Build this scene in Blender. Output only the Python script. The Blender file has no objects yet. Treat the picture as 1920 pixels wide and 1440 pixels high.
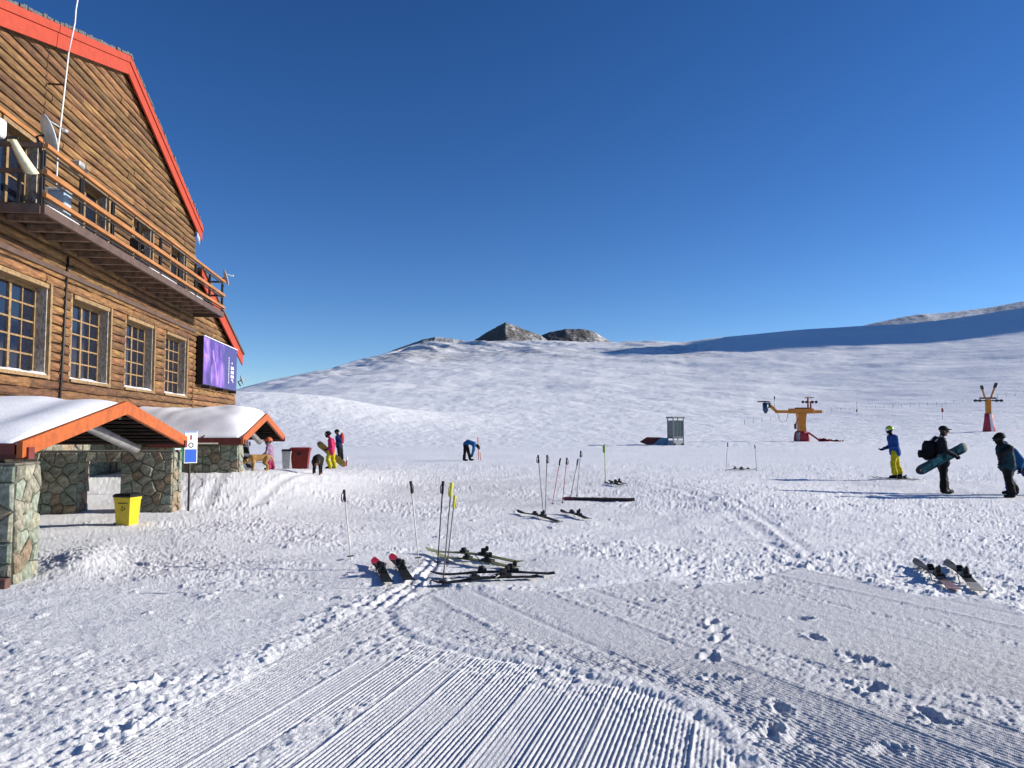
import bpy, bmesh, math, random
import numpy as np
from mathutils import Vector, Matrix

random.seed(7)
rng = np.random.default_rng(11)
scene = bpy.context.scene
R = math.radians

# ------------------------------------------------------------------ camera
EYE = 1.65
PITCH = R(3.45)
FPX = 1442.0                       # focal length in pixels of the 1920 wide picture
cam_d = bpy.data.cameras.new('camera')
cam_d.sensor_fit = 'HORIZONTAL'
cam_d.sensor_width = 36.0
cam_d.lens = 36.0 * FPX / 1920.0
cam_d.clip_start = 0.1
cam_d.clip_end = 12000
cam = bpy.data.objects.new('camera', cam_d)
scene.collection.objects.link(cam)
cam.location = (0, 0, EYE)
cam.rotation_euler = (math.pi / 2 + PITCH, 0, 0)
scene.camera = cam

# ------------------------------------------------------------------ sky, sun, exposure
SUN_EL = R(19.0)
SUN_AHEAD = R(8.0)                 # the sun stands to the right, slightly ahead
sun_dir = Vector((math.cos(SUN_AHEAD) * math.cos(SUN_EL), math.sin(SUN_AHEAD) * math.cos(SUN_EL), math.sin(SUN_EL)))
world = bpy.data.worlds.new('World')
scene.world = world
world.use_nodes = True
nt = world.node_tree
nt.nodes.clear()
sky = nt.nodes.new('ShaderNodeTexSky')
sky.sky_type = 'NISHITA'
sky.sun_disc = False
sky.sun_elevation = SUN_EL
sky.sun_rotation = math.pi / 2 - SUN_AHEAD
sky.altitude = 2800
sky.air_density = 1.0
sky.dust_density = 0.0
sky.ozone_density = 2.2
bg = nt.nodes.new('ShaderNodeBackground')
bg.inputs['Strength'].default_value = 0.10
out = nt.nodes.new('ShaderNodeOutputWorld')
scl = nt.nodes.new('ShaderNodeVectorMath')
scl.operation = 'SCALE'
scl.inputs['Scale'].default_value = 0.83
gam = nt.nodes.new('ShaderNodeGamma')          # thin high-altitude air: deeper blue than the sky model gives
gam.inputs['Gamma'].default_value = 1.15
sat = nt.nodes.new('ShaderNodeHueSaturation')
sat.inputs['Saturation'].default_value = 1.20
sat.inputs['Value'].default_value = 1.0
sat.inputs['Hue'].default_value = 0.509
nt.links.new(sky.outputs[0], scl.inputs[0])
nt.links.new(scl.outputs[0], gam.inputs[0])
nt.links.new(gam.outputs[0], sat.inputs['Color'])
nt.links.new(sat.outputs[0], bg.inputs[0])
nt.links.new(bg.outputs[0], out.inputs[0])
sun_d = bpy.data.lights.new('sun', 'SUN')
sun_d.energy = 5.0
sun_d.angle = R(0.5)
sun_d.color = (1.0, 0.95, 0.87)
sun = bpy.data.objects.new('sun', sun_d)
scene.collection.objects.link(sun)
sun.rotation_euler = (-sun_dir).to_track_quat('-Z', 'Y').to_euler()
sun.location = sun_dir * 60
vs = scene.view_settings
vs.view_transform = 'Standard'
vs.look = 'None'
vs.exposure = 0.47
vs.gamma = 1.0
vs.use_curve_mapping = False

# ------------------------------------------------------------------ helpers
COL = scene.collection


def ray(px, py):
    u = (px - 960) / FPX
    v = (720 - py) / FPX
    return Vector((u, math.cos(PITCH) - v * math.sin(PITCH), math.sin(PITCH) + v * math.cos(PITCH)))


def G(px, py, z=0.0):
    d = ray(px, py)
    t = (z - EYE) / d.z
    return (d.x * t, d.y * t)


def tag(o, label=None, cat=None, group=None, kind=None):
    if label: o['label'] = label
    if cat: o['category'] = cat
    if group: o['group'] = group
    if kind: o['kind'] = kind
    return o


def empty(name, loc, rz=0.0, label=None, cat=None, group=None):
    o = bpy.data.objects.new(name, None)
    o.empty_display_size = 0.2
    COL.objects.link(o)
    o.location = loc
    o.rotation_euler = (0, 0, rz)
    tag(o, label, cat, group)
    return o


def link(name, me, mat=None, parent=None, loc=None, rot=None):
    o = bpy.data.objects.new(name, me)
    COL.objects.link(o)
    if mat is not None and not me.materials:
        for m in (mat if isinstance(mat, (list, tuple)) else [mat]):
            me.materials.append(m)
    if parent is not None: o.parent = parent
    if loc is not None: o.location = loc
    if rot is not None: o.rotation_euler = rot
    return o


def copy_tree(o, parent=None):
    c = o.copy()
    COL.objects.link(c)
    c.parent = parent
    for ch in list(o.children):
        copy_tree(ch, c)
    return c


class MB:
    """collects simple solids into one mesh"""

    def __init__(self):
        self.v = []
        self.f = []
        self.m = []
        self.s = []

    def add(self, vs, fs, mi=0, smooth=False):
        b = len(self.v)
        self.v += [tuple(p) for p in vs]
        self.f += [tuple(i + b for i in f) for f in fs]
        self.m += [mi] * len(fs)
        self.s += [smooth] * len(fs)
        return self

    def box(self, c, d, mi=0, rot=None, bevel=0.0):
        hx, hy, hz = d[0] / 2, d[1] / 2, d[2] / 2
        if bevel > 0:
            b = min(bevel, hx * .9, hy * .9, hz * .9)
            vs = []
            for sx in (-1, 1):
                for sy in (-1, 1):
                    for sz in (-1, 1):
                        vs += [(sx * hx, sy * (hy - b), sz * (hz - b)), (sx * (hx - b), sy * hy, sz * (hz - b)), (sx * (hx - b), sy * (hy - b), sz * hz)]
            bm = bmesh.new()
            for p in vs: bm.verts.new(p)
            r = bmesh.ops.convex_hull(bm, input=bm.verts)
            bm.verts.index_update()
            vs = [v.co.copy() for v in bm.verts]
            fs = [[v.index for v in f.verts] for f in bm.faces]
            bm.free()
        else:
            vs = [(x, y, z) for x in (-hx, hx) for y in (-hy, hy) for z in (-hz, hz)]
            fs = [(0, 1, 3, 2), (4, 6, 7, 5), (0, 4, 5, 1), (2, 3, 7, 6), (0, 2, 6, 4), (1, 5, 7, 3)]
        if rot is not None:
            vs = [rot @ Vector(p) for p in vs]
        c = Vector(c)
        return self.add([Vector(p) + c for p in vs], fs, mi)

    def bar(self, a, b, w, h, mi=0, up=(0, 0, 1)):
        """rectangular bar from a to b, w across, h along up"""
        a = Vector(a); b = Vector(b)
        d = (b - a).normalized()
        up = Vector(up)
        x = d.cross(up)
        if x.length < 1e-4: x = d.cross(Vector((1, 0, 0)))
        x.normalize()
        u = x.cross(d).normalized()
        vs = []
        for p in (a, b):
            for sx, su in ((-1, -1), (1, -1), (1, 1), (-1, 1)):
                vs.append(p + x * (sx * w / 2) + u * (su * h / 2))
        return self.add(vs, [(3, 2, 1, 0), (4, 5, 6, 7), (0, 1, 5, 4), (1, 2, 6, 5), (2, 3, 7, 6), (3, 0, 4, 7)], mi)

    def tube(self, pts, rad, n=8, mi=0, smooth=True, cap=True):
        pts = [Vector(p) for p in pts]
        if not isinstance(rad, (list, tuple)): rad = [rad] * len(pts)
        vs = []
        prev = None
        for i, p in enumerate(pts):
            d = (pts[min(i + 1, len(pts) - 1)] - pts[max(i - 1, 0)]).normalized()
            if prev is None:
                x = d.orthogonal().normalized()
            else:
                x = (prev - d * prev.dot(d)).normalized()
            prev = x
            y = d.cross(x)
            for k in range(n):
                a = 2 * math.pi * k / n
                vs.append(p + (x * math.cos(a) + y * math.sin(a)) * rad[i])
        fs = []
        for i in range(len(pts) - 1):
            for k in range(n):
                fs.append((i * n + k, i * n + (k + 1) % n, (i + 1) * n + (k + 1) % n, (i + 1) * n + k))
        self.add(vs, fs, mi, smooth)
        if cap:
            b = len(self.v) - len(vs)
            self.f += [tuple(b + k for k in reversed(range(n))), tuple(b + (len(pts) - 1) * n + k for k in range(n))]
            self.m += [mi, mi]; self.s += [False, False]
        return self

    def loft(self, rings, mi=0, smooth=True, cap=True, closed=True):
        n = len(rings[0])
        vs = [p for r in rings for p in r]
        fs = []
        for i in range(len(rings) - 1):
            for k in range(n if closed else n - 1):
                fs.append((i * n + k, i * n + (k + 1) % n, (i + 1) * n + (k + 1) % n, (i + 1) * n + k))
        b = len(self.v)
        self.add(vs, fs, mi, smooth)
        if cap:
            self.f += [tuple(b + k for k in reversed(range(n))), tuple(b + (len(rings) - 1) * n + k for k in range(n))]
            self.m += [mi, mi]; self.s += [smooth, smooth]
        return self

    def prism(self, poly, thick, mi=0, frame=None):
        """poly: 2d points (x,z), extruded along y by thick, centred"""
        n = len(poly)
        vs = [(p[0], -thick / 2, p[1]) for p in poly] + [(p[0], thick / 2, p[1]) for p in poly]
        fs = [tuple(range(n)), tuple(reversed(range(n, 2 * n)))]
        fs += [((i + 1) % n, i, n + i, n + (i + 1) % n) for i in range(n)]
        if frame is not None: vs = [frame @ Vector(p) for p in vs]
        return self.add(vs, fs, mi)

    def sphere(self, c, r, n=10, m=7, mi=0, sc=(1, 1, 1)):
        c = Vector(c)
        rings = []
        for j in range(m + 1):
            ph = -math.pi / 2 + math.pi * j / m
            rr = max(math.cos(ph), 0.02)
            rings.append([c + Vector((math.cos(2 * math.pi * k / n) * rr * r * sc[0], math.sin(2 * math.pi * k / n) * rr * r * sc[1], math.sin(ph) * r * sc[2])) for k in range(n)])
        return self.loft(rings, mi)

    def mesh(self, name):
        me = bpy.data.meshes.new(name)
        me.from_pydata(self.v, [], self.f)
        me.polygons.foreach_set('material_index', self.m)
        me.polygons.foreach_set('use_smooth', self.s)
        bm = bmesh.new(); bm.from_mesh(me)
        bmesh.ops.recalc_face_normals(bm, faces=bm.faces)
        bm.to_mesh(me); bm.free()
        return me

    def build(self, name, mat, parent=None, loc=None, rot=None):
        return link(name, self.mesh(name), mat, parent, loc, rot)


# ------------------------------------------------------------------ materials
MATS = {}


def mat(name, col, rough=0.6, var=0.12, scale=8.0, bump=0.0, bscale=40.0, metal=0.0, rand=0.0, stretch=(1, 1, 1), spec=0.5, col2=None, hue=0.0):
    if name in MATS: return MATS[name]
    m = bpy.data.materials.new(name)
    m.use_nodes = True
    t = m.node_tree
    p = t.nodes['Principled BSDF']
    p.inputs['Roughness'].default_value = rough
    p.inputs['Metallic'].default_value = metal
    p.inputs['Specular IOR Level'].default_value = spec
    tc = t.nodes.new('ShaderNodeTexCoord')
    mp = t.nodes.new('ShaderNodeMapping')
    mp.inputs['Scale'].default_value = stretch
    t.links.new(tc.outputs['Object'], mp.inputs['Vector'])
    nz = t.nodes.new('ShaderNodeTexNoise')
    nz.inputs['Scale'].default_value = scale
    nz.inputs['Detail'].default_value = 6
    nz.inputs['Roughness'].default_value = 0.65
    t.links.new(mp.outputs[0], nz.inputs['Vector'])
    mx = t.nodes.new('ShaderNodeMix')
    mx.data_type = 'RGBA'
    c2 = col2 or tuple(max(0, c * (1 - 2.2 * var)) for c in col)
    c1 = col if col2 else tuple(min(1, c * (1 + 1.2 * var)) for c in col)
    mx.inputs['A'].default_value = (*c2, 1)
    mx.inputs['B'].default_value = (*c1, 1)
    rp = t.nodes.new('ShaderNodeMapRange')
    rp.inputs['From Min'].default_value = 0.34
    rp.inputs['From Max'].default_value = 0.68
    t.links.new(nz.outputs['Fac'], rp.inputs['Value'])
    t.links.new(rp.outputs[0], mx.inputs['Factor'])
    last = mx.outputs['Result']
    if rand > 0:
        oi = t.nodes.new('ShaderNodeObjectInfo')
        hs = t.nodes.new('ShaderNodeHueSaturation')
        mr = t.nodes.new('ShaderNodeMapRange')
        mr.inputs['To Min'].default_value = 1 - rand
        mr.inputs['To Max'].default_value = 1 + rand
        t.links.new(oi.outputs['Random'], mr.inputs['Value'])
        t.links.new(mr.outputs[0], hs.inputs['Value'])
        if hue > 0:
            mm = t.nodes.new('ShaderNodeMath'); mm.operation = 'MULTIPLY'; mm.inputs[1].default_value = 7.31
            fr = t.nodes.new('ShaderNodeMath'); fr.operation = 'FRACT'
            t.links.new(oi.outputs['Random'], mm.inputs[0]); t.links.new(mm.outputs[0], fr.inputs[0])
            mh = t.nodes.new('ShaderNodeMapRange')
            mh.inputs['To Min'].default_value = 0.5 - hue
            mh.inputs['To Max'].default_value = 0.5 + hue
            t.links.new(fr.outputs[0], mh.inputs['Value'])
            t.links.new(mh.outputs[0], hs.inputs['Hue'])
        t.links.new(last, hs.inputs['Color'])
        last = hs.outputs[0]
    t.links.new(last, p.inputs['Base Color'])
    if bump > 0:
        n2 = t.nodes.new('ShaderNodeTexNoise')
        n2.inputs['Scale'].default_value = bscale
        n2.inputs['Detail'].default_value = 5
        t.links.new(mp.outputs[0], n2.inputs['Vector'])
        b = t.nodes.new('ShaderNodeBump')
        b.inputs['Strength'].default_value = bump
        b.inputs['Distance'].default_value = 0.02
        t.links.new(n2.outputs['Fac'], b.inputs['Height'])
        t.links.new(b.outputs[0], p.inputs['Normal'])
    MATS[name] = m
    return m


def snow_material(name, near):
    m = bpy.data.materials.new(name)
    m.use_nodes = True
    t = m.node_tree
    p = t.nodes['Principled BSDF']
    p.inputs['Roughness'].default_value = 0.72
    p.inputs['Specular IOR Level'].default_value = 0.25
    tc = t.nodes.new('ShaderNodeTexCoord')
    nz = t.nodes.new('ShaderNodeTexNoise')
    nz.inputs['Scale'].default_value = 1.4 if near else 0.05
    nz.inputs['Detail'].default_value = 5
    t.links.new(tc.outputs['Object'], nz.inputs['Vector'])
    mx = t.nodes.new('ShaderNodeMix'); mx.data_type = 'RGBA'
    mx.inputs['A'].default_value = (0.805, 0.80, 0.80, 1)
    mx.inputs['B'].default_value = (0.895, 0.888, 0.882, 1)
    t.links.new(nz.outputs['Fac'], mx.inputs['Factor'])
    last = mx.outputs['Result']
    if near:                                                 # grey painted in for groove shade on groomed snow; compacted snow also slightly greyer
        ap = t.nodes.new('ShaderNodeAttribute'); ap.attribute_name = 'packed_shade'
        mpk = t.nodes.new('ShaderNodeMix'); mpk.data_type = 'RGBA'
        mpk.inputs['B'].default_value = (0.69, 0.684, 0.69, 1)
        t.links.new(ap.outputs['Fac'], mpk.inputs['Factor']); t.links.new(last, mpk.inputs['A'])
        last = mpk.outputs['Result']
    at = t.nodes.new('ShaderNodeAttribute'); at.attribute_name = 'rock'
    n3 = t.nodes.new('ShaderNodeTexNoise')
    n3.inputs['Scale'].default_value = 9.0 if near else 0.085
    n3.inputs['Detail'].default_value = 8
    n3.inputs['Roughness'].default_value = 0.75
    t.links.new(tc.outputs['Object'], n3.inputs['Vector'])
    ad = t.nodes.new('ShaderNodeMath'); ad.operation = 'ADD'
    t.links.new(at.outputs['Fac'], ad.inputs[0]); t.links.new(n3.outputs['Fac'], ad.inputs[1])
    st = t.nodes.new('ShaderNodeMapRange')
    st.inputs['From Min'].default_value = 0.98 if near else 0.93
    st.inputs['From Max'].default_value = 1.06 if near else 1.20
    t.links.new(ad.outputs[0], st.inputs['Value'])
    m2 = t.nodes.new('ShaderNodeMix'); m2.data_type = 'RGBA'
    m2.inputs['B'].default_value = (0.10, 0.088, 0.072, 1)
    t.links.new(st.outputs[0], m2.inputs['Factor'])
    t.links.new(last, m2.inputs['A'])
    t.links.new(m2.outputs['Result'], p.inputs['Base Color'])
    n2 = t.nodes.new('ShaderNodeTexNoise')
    n2.inputs['Scale'].default_value = 55 if near else 0.9
    n2.inputs['Detail'].default_value = 6
    n2.inputs['Roughness'].default_value = 0.7
    t.links.new(tc.outputs['Object'], n2.inputs['Vector'])
    b = t.nodes.new('ShaderNodeBump')
    b.inputs['Strength'].default_value = 0.9 if near else 0.35
    b.inputs['Distance'].default_value = 0.02 if near else 1.0
    t.links.new(n2.outputs['Fac'], b.inputs['Height'])
    t.links.new(b.outputs[0], p.inputs['Normal'])
    MATS[name] = m
    return m


SNOW = snow_material('snow', True)
SNOWFAR = snow_material('snow_far', False)
CAPSNOW = mat('snow_cap', (0.86, 0.86, 0.88), 0.7, 0.03, 3.0, 0.25, 30)
M_PLANK = mat('plank_wood', (0.30, 0.148, 0.050), 0.8, 0.3, 8.0, 1.0, 18, rand=0.36, stretch=(1, 0.35, 1.6), hue=0.012, col2=(0.070, 0.031, 0.012))
M_PLANKU = mat('plank_wood_upper', (0.295, 0.158, 0.054), 0.8, 0.3, 7.0, 1.0, 16, rand=0.36, stretch=(1, 0.22, 1.8), hue=0.010, col2=(0.078, 0.036, 0.013))
M_DARKWALL = mat('wall_shadow_gap', (0.035, 0.02, 0.012), 0.9, 0.2)
M_FRAME = mat('window_frame_wood', (0.30, 0.19, 0.085), 0.6, 0.2, 10, 0.3, rand=0.1)
M_GLASS = mat('window_glass', (0.012, 0.016, 0.03), 0.06, 0.1, spec=0.8)
M_JAMB = mat('weathered_jamb', (0.46, 0.43, 0.39), 0.8, 0.3, 13, 1.0, 25, col2=(0.15, 0.115, 0.085), stretch=(1.5, 1, .8))
M_RED = mat('red_paint', (0.40, 0.044, 0.012), 0.6, 0.07, 5, 0.1)
M_REDD = mat('dark_red_paint', (0.16, 0.024, 0.016), 0.55, 0.15, 6, 0.2)
M_ORANGE = mat('orange_paint', (0.44, 0.095, 0.012), 0.55, 0.14, 9, 0.3)
M_ROOF = mat('roof_shingle', (0.13, 0.13, 0.13), 0.9, 0.35, 25, 0.8, 60)
M_RAIL = mat('rail_wood', (0.40, 0.165, 0.045), 0.5, 0.12, 6, 0.2, stretch=(1, .3, 1))
M_STEEL = mat('dark_steel', (0.028, 0.024, 0.022), 0.55, 0.2)
M_BEAM = mat('brown_beam', (0.105, 0.062, 0.044), 0.55, 0.15, 5, 0.2)
M_JOIST = mat('joist_wood', (0.24, 0.155, 0.105), 0.8, 0.25, 6, 0.3)
M_DECK = mat('deck_wood', (0.09, 0.058, 0.04), 0.85, 0.25, 6, 0.3)
M_MORTAR = mat('mortar', (0.17, 0.155, 0.12), 0.95, 0.2, 12, 0.6)
M_STONE = mat('stone', (0.35, 0.33, 0.25), 0.9, 0.3, 15, 1.0, 26, rand=0.26, hue=0.012, col2=(0.11, 0.105, 0.07))
M_STONEB = mat('stone_brown', (0.34, 0.265, 0.175), 0.9, 0.3, 15, 1.0, 26, rand=0.24, hue=0.012, col2=(0.12, 0.085, 0.05))
M_STONEG = mat('stone_green', (0.31, 0.335, 0.265), 0.9, 0.25, 15, 1.0, 26, rand=0.24, hue=0.012, col2=(0.11, 0.135, 0.095))
M_GREY = mat('grey_timber', (0.26, 0.25, 0.24), 0.7, 0.15, 5, 0.3)
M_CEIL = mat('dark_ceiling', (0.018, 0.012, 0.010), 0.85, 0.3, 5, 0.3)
M_BLACK = mat('black_plastic', (0.009, 0.009, 0.010), 0.5, 0.2, spec=0.3)
M_WHITE = mat('white_paint', (0.78, 0.78, 0.77), 0.5, 0.05)
M_YELLOW = mat('yellow_plastic', (0.62, 0.44, 0.006), 0.4, 0.05)
M_BLUE = mat('sign_blue', (0.015, 0.10, 0.52), 0.4, 0.05)
M_GREEN = mat('sign_green', (0.01, 0.17, 0.07), 0.4, 0.08)
M_METAL = mat('grey_metal', (0.42, 0.42, 0.41), 0.45, 0.1, metal=0.2)
M_LIFT = mat('lift_yellow', (0.58, 0.19, 0.006), 0.45, 0.1, 3, 0.1)
M_LIFTRED = mat('lift_pad_red', (0.40, 0.02, 0.04), 0.6, 0.15, 3, 0.3)
M_TEAL = mat('motor_blue', (0.012, 0.045, 0.10), 0.4, 0.1)


# ------------------------------------------------------------------ numpy noise
TAB = rng.random((16, 256, 256)).astype(np.float32)


def vnoise(x, y, k=0):
    t = TAB[k % 16]
    xi = np.floor(x); yi = np.floor(y)
    fx = (x - xi).astype(np.float32); fy = (y - yi).astype(np.float32)
    xi = xi.astype(np.int64) & 255; yi = yi.astype(np.int64) & 255
    x1 = (xi + 1) & 255; y1 = (yi + 1) & 255
    fx = fx * fx * (3 - 2 * fx); fy = fy * fy * (3 - 2 * fy)
    a = t[yi, xi]; b = t[yi, x1]; c = t[y1, xi]; d = t[y1, x1]
    return (a + (b - a) * fx) * (1 - fy) + (c + (d - c) * fx) * fy - 0.5


def fbm(x, y, octs=4, k=0, gain=0.5):
    s = 0; a = 1.0
    for i in range(octs):
        s = s + a * vnoise(x + 17.3 * i, y + 9.1 * i, k + i)
        x = x * 2.03; y = y * 2.03; a *= gain
    return s


def sstep(e0, e1, x):
    t = np.clip((x - e0) / (e1 - e0), 0, 1)
    return t * t * (3 - 2 * t)


# ------------------------------------------------------------------ terrain
SKY_PX = np.array([-900, 0, 300, 440, 520, 600, 640, 700, 760, 800, 860, 900, 1000, 1150, 1220, 1290, 1340, 1400, 1500, 1600, 1700, 1800, 1920, 2400, 3200.])
SKY_PY = np.array([790, 780, 757, 731, 709, 694, 686, 669, 649, 640, 640, 640, 638, 642, 640, 641, 633, 628, 619, 612, 608, 597, 578, 520, 430.])
SKY_R = np.array([800, 800, 820, 900, 1000, 1100, 1150, 1300, 1450, 1550, 1600, 1620, 1600, 1500, 1430, 1350, 1290, 1250, 1190, 1150, 1120, 1090, 1050, 950, 900.])


_fx = np.arange(-1200, 3500, 4.0)


def _sm(y, w):
    k = np.hanning(w); k /= k.sum()
    return np.convolve(np.pad(y, w // 2, 'edge'), k, 'valid')


_fr = _sm(_sm(np.interp(_fx, SKY_PX, SKY_R), 61), 41)
_fp = _sm(np.interp(_fx, SKY_PX, SKY_PY), 13)
_fps = _sm(_sm(np.interp(_fx, SKY_PX, SKY_PY), 161), 121)


def crest(a, tab=None):
    px = 960 + FPX * a
    r = np.interp(px, _fx, _fr)
    py = np.interp(px, _fx, _fp if tab is None else tab)
    v = (720 - py) / FPX
    z = EYE + r * (math.sin(PITCH) + v * math.cos(PITCH)) / (math.cos(PITCH) - v * math.sin(PITCH))
    return r, z


_fpw = _sm(np.interp(_fx, [0, 440, 1100, 1500, 1920], [1.35, 1.4, 1.5, 1.65, 1.5]), 101)
_fhk = _sm(np.interp(_fx, [-500, 300, 440, 520, 600, 700, 800, 950], [7.5, 7.5, 7.0, 6.5, 5.4, 3.4, 1.4, 0]), 41)


def base_z(X, Y):
    """smooth lie of the snow, without the small relief"""
    X = np.asarray(X, float); Y = np.asarray(Y, float)
    by = np.where(Y < 19.5, np.exp(-((Y - 19.5) / 3.6) ** 2), np.exp(-((Y - 19.5) / 9.0) ** 2))
    z = 0.56 * by * sstep(-3.2, -7.2, X + 0.05 * (19.5 - Y))
    z = z + 0.17 * np.exp(-((X - 5.5) / 2.8) ** 2 - ((Y - 19.5) / 6.0) ** 2)
    z = z + 0.15 * sstep(0, 0.8, Y - 46.5 - 1.5 * np.sin(X * 0.11) - 0.10 * X) + 0.15 * sstep(0, 1.0, Y - 55.0 - 1.6 * np.sin(X * 0.07 + 2) + 0.06 * np.clip(X, -20, 20))
    z = z + (0.30 - z) * sstep(57, 60, Y)
    # wind drift beside the near stone wall
    z = z + 0.13 * np.exp(-((X + 5.15 + 0.35 * (Y - 9.2)) / 0.40) ** 2 - ((Y - 9.6) / 1.1) ** 2)
    return z


def hill_z(X, Y):
    a = X / Y
    r, zc = crest(a)
    w = np.clip((Y - 60) / (r - 60), 0, None)
    px = 960 + FPX * a
    p = np.interp(px, _fx, _fpw)
    _, zs = crest(a, _fps)
    wc = np.minimum(w, 1.0)
    k = sstep(0.55, 1.0, wc)
    z = 0.3 + (zs * (1 - k) + zc * k - 0.3) * wc ** p
    over = np.clip(w - 1, 0, None)
    z = z - over * (zc * 0.9 + 20)
    hk = np.interp(px, _fx, _fhk)
    z = z + hk * np.exp(-((Y - 165) / 48.0) ** 2)
    return z


def gz(x, y):
    return float(base_z(x, y)) if y < 60 else float(hill_z(np.float64(x), np.float64(y)))


def grid_mesh(name, X, Y, Z, m, rock=None, attr='rock'):
    nr, nc = X.shape
    me = bpy.data.meshes.new(name)
    me.vertices.add(nr * nc)
    co = np.stack([X, Y, Z], -1).reshape(-1, 3).astype(np.float32)
    me.vertices.foreach_set('co', co.ravel())
    i = np.arange(nr - 1)[:, None] * nc + np.arange(nc - 1)[None, :]
    q = np.stack([i, i + 1, i + nc + 1, i + nc], -1).reshape(-1, 4)
    nf = len(q)
    me.loops.add(nf * 4)
    me.loops.foreach_set('vertex_index', q.ravel().astype(np.int32))
    me.polygons.add(nf)
    me.polygons.foreach_set('loop_start', np.arange(nf, dtype=np.int32) * 4)
    me.polygons.foreach_set('use_smooth', np.ones(nf, bool))
    me.update(calc_edges=True)
    if rock is not None:
        at = me.attributes.new(attr, 'FLOAT', 'POINT')
        at.data.foreach_set('value', rock.ravel().astype(np.float32))
    me.materials.append(m)
    o = bpy.data.objects.new(name, me)
    COL.objects.link(o)
    o['kind'] = 'structure'
    return o


def seg_dist(X, Y, pts):
    d = np.full(X.shape, 1e9); s = np.zeros(X.shape); acc = 0.0
    for (x0, y0), (x1, y1) in zip(pts[:-1], pts[1:]):
        dx, dy = x1 - x0, y1 - y0
        l2 = dx * dx + dy * dy
        t = np.clip(((X - x0) * dx + (Y - y0) * dy) / l2, 0, 1)
        dd = np.hypot(X - x0 - t * dx, Y - y0 - t * dy)
        side = np.sign((X - x0) * dy - (Y - y0) * dx)
        upd = dd < np.abs(d)
        d = np.where(upd, dd * np.where(side == 0, 1, side), d)
        s = np.where(upd, acc + t * math.sqrt(l2), s)
        acc += math.sqrt(l2)
    return d, s


def inside(X, Y, poly):
    c = np.zeros(X.shape, bool)
    n = len(poly)
    for i in range(n):
        x0, y0 = poly[i]; x1, y1 = poly[(i + 1) % n]
        if y0 == y1: continue
        hit = ((y0 > Y) != (y1 > Y)) & (X < (x1 - x0) * (Y - y0) / (y1 - y0) + x0)
        c ^= hit
    return c


def smooth_poly(px, n=6):
    """pixel polyline on the ground, rounded with Catmull-Rom"""
    p = [Vector((*G(*q), 0)) for q in px]
    res = []
    for i in range(len(p) - 1):
        p0, p1, p2, p3 = p[max(i - 1, 0)], p[i], p[i + 1], p[min(i + 2, len(p) - 1)]
        for k in range(n):
            t = k / n
            v = 0.5 * ((2 * p1) + (p2 - p0) * t + (2 * p0 - 5 * p1 + 4 * p2 - p3) * t * t + (3 * p1 - p0 - 3 * p2 + p3) * t ** 3)
            res.append((v.x, v.y))
    res.append((p[-1].x, p[-1].y))
    return res


CURVE_E = smooth_poly([(905, 1082), (810, 1112), (756, 1140), (748, 1160), (790, 1193), (900, 1222), (1040, 1243), (1130, 1268), (1250, 1302), (1345, 1352), (1400, 1420), (1450, 1560), (1500, 1900)])
LEFT_RIM = [G(*q) for q in [(-700, 1900), (110, 1440), (640, 1152), (735, 1105), (800, 1088)]]
TOP_B = smooth_poly([(800, 1088), (900, 1104), (1060, 1103), (1240, 1085), (1340, 1093), (1500, 1062), (1720, 1112), (1850, 1118), (2000, 1170), (2600, 1300)])
POLY_A = LEFT_RIM[:-1] + CURVE_E[2:]
POLY_B = list(reversed(CURVE_E)) + TOP_B[3:] + [G(2900, 1900)]
PRINTS = [(1300, 1100), (1420, 1085), (1412, 1111), (1336, 1167), (1350, 1178), (1500, 1159), (1527, 1193), (1610, 1236), (1640, 1248), (1600, 1232), (1618, 1286), (1640, 1290), (1335, 1232), (1350, 1272), (1450, 1368), (1440, 1376), (1760, 1352), (1745, 1340), (1665, 1405), (1400, 1432), (1462, 1328), (615, 1123), (285, 1290), (1355, 1195), (1220, 1125)]


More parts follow.
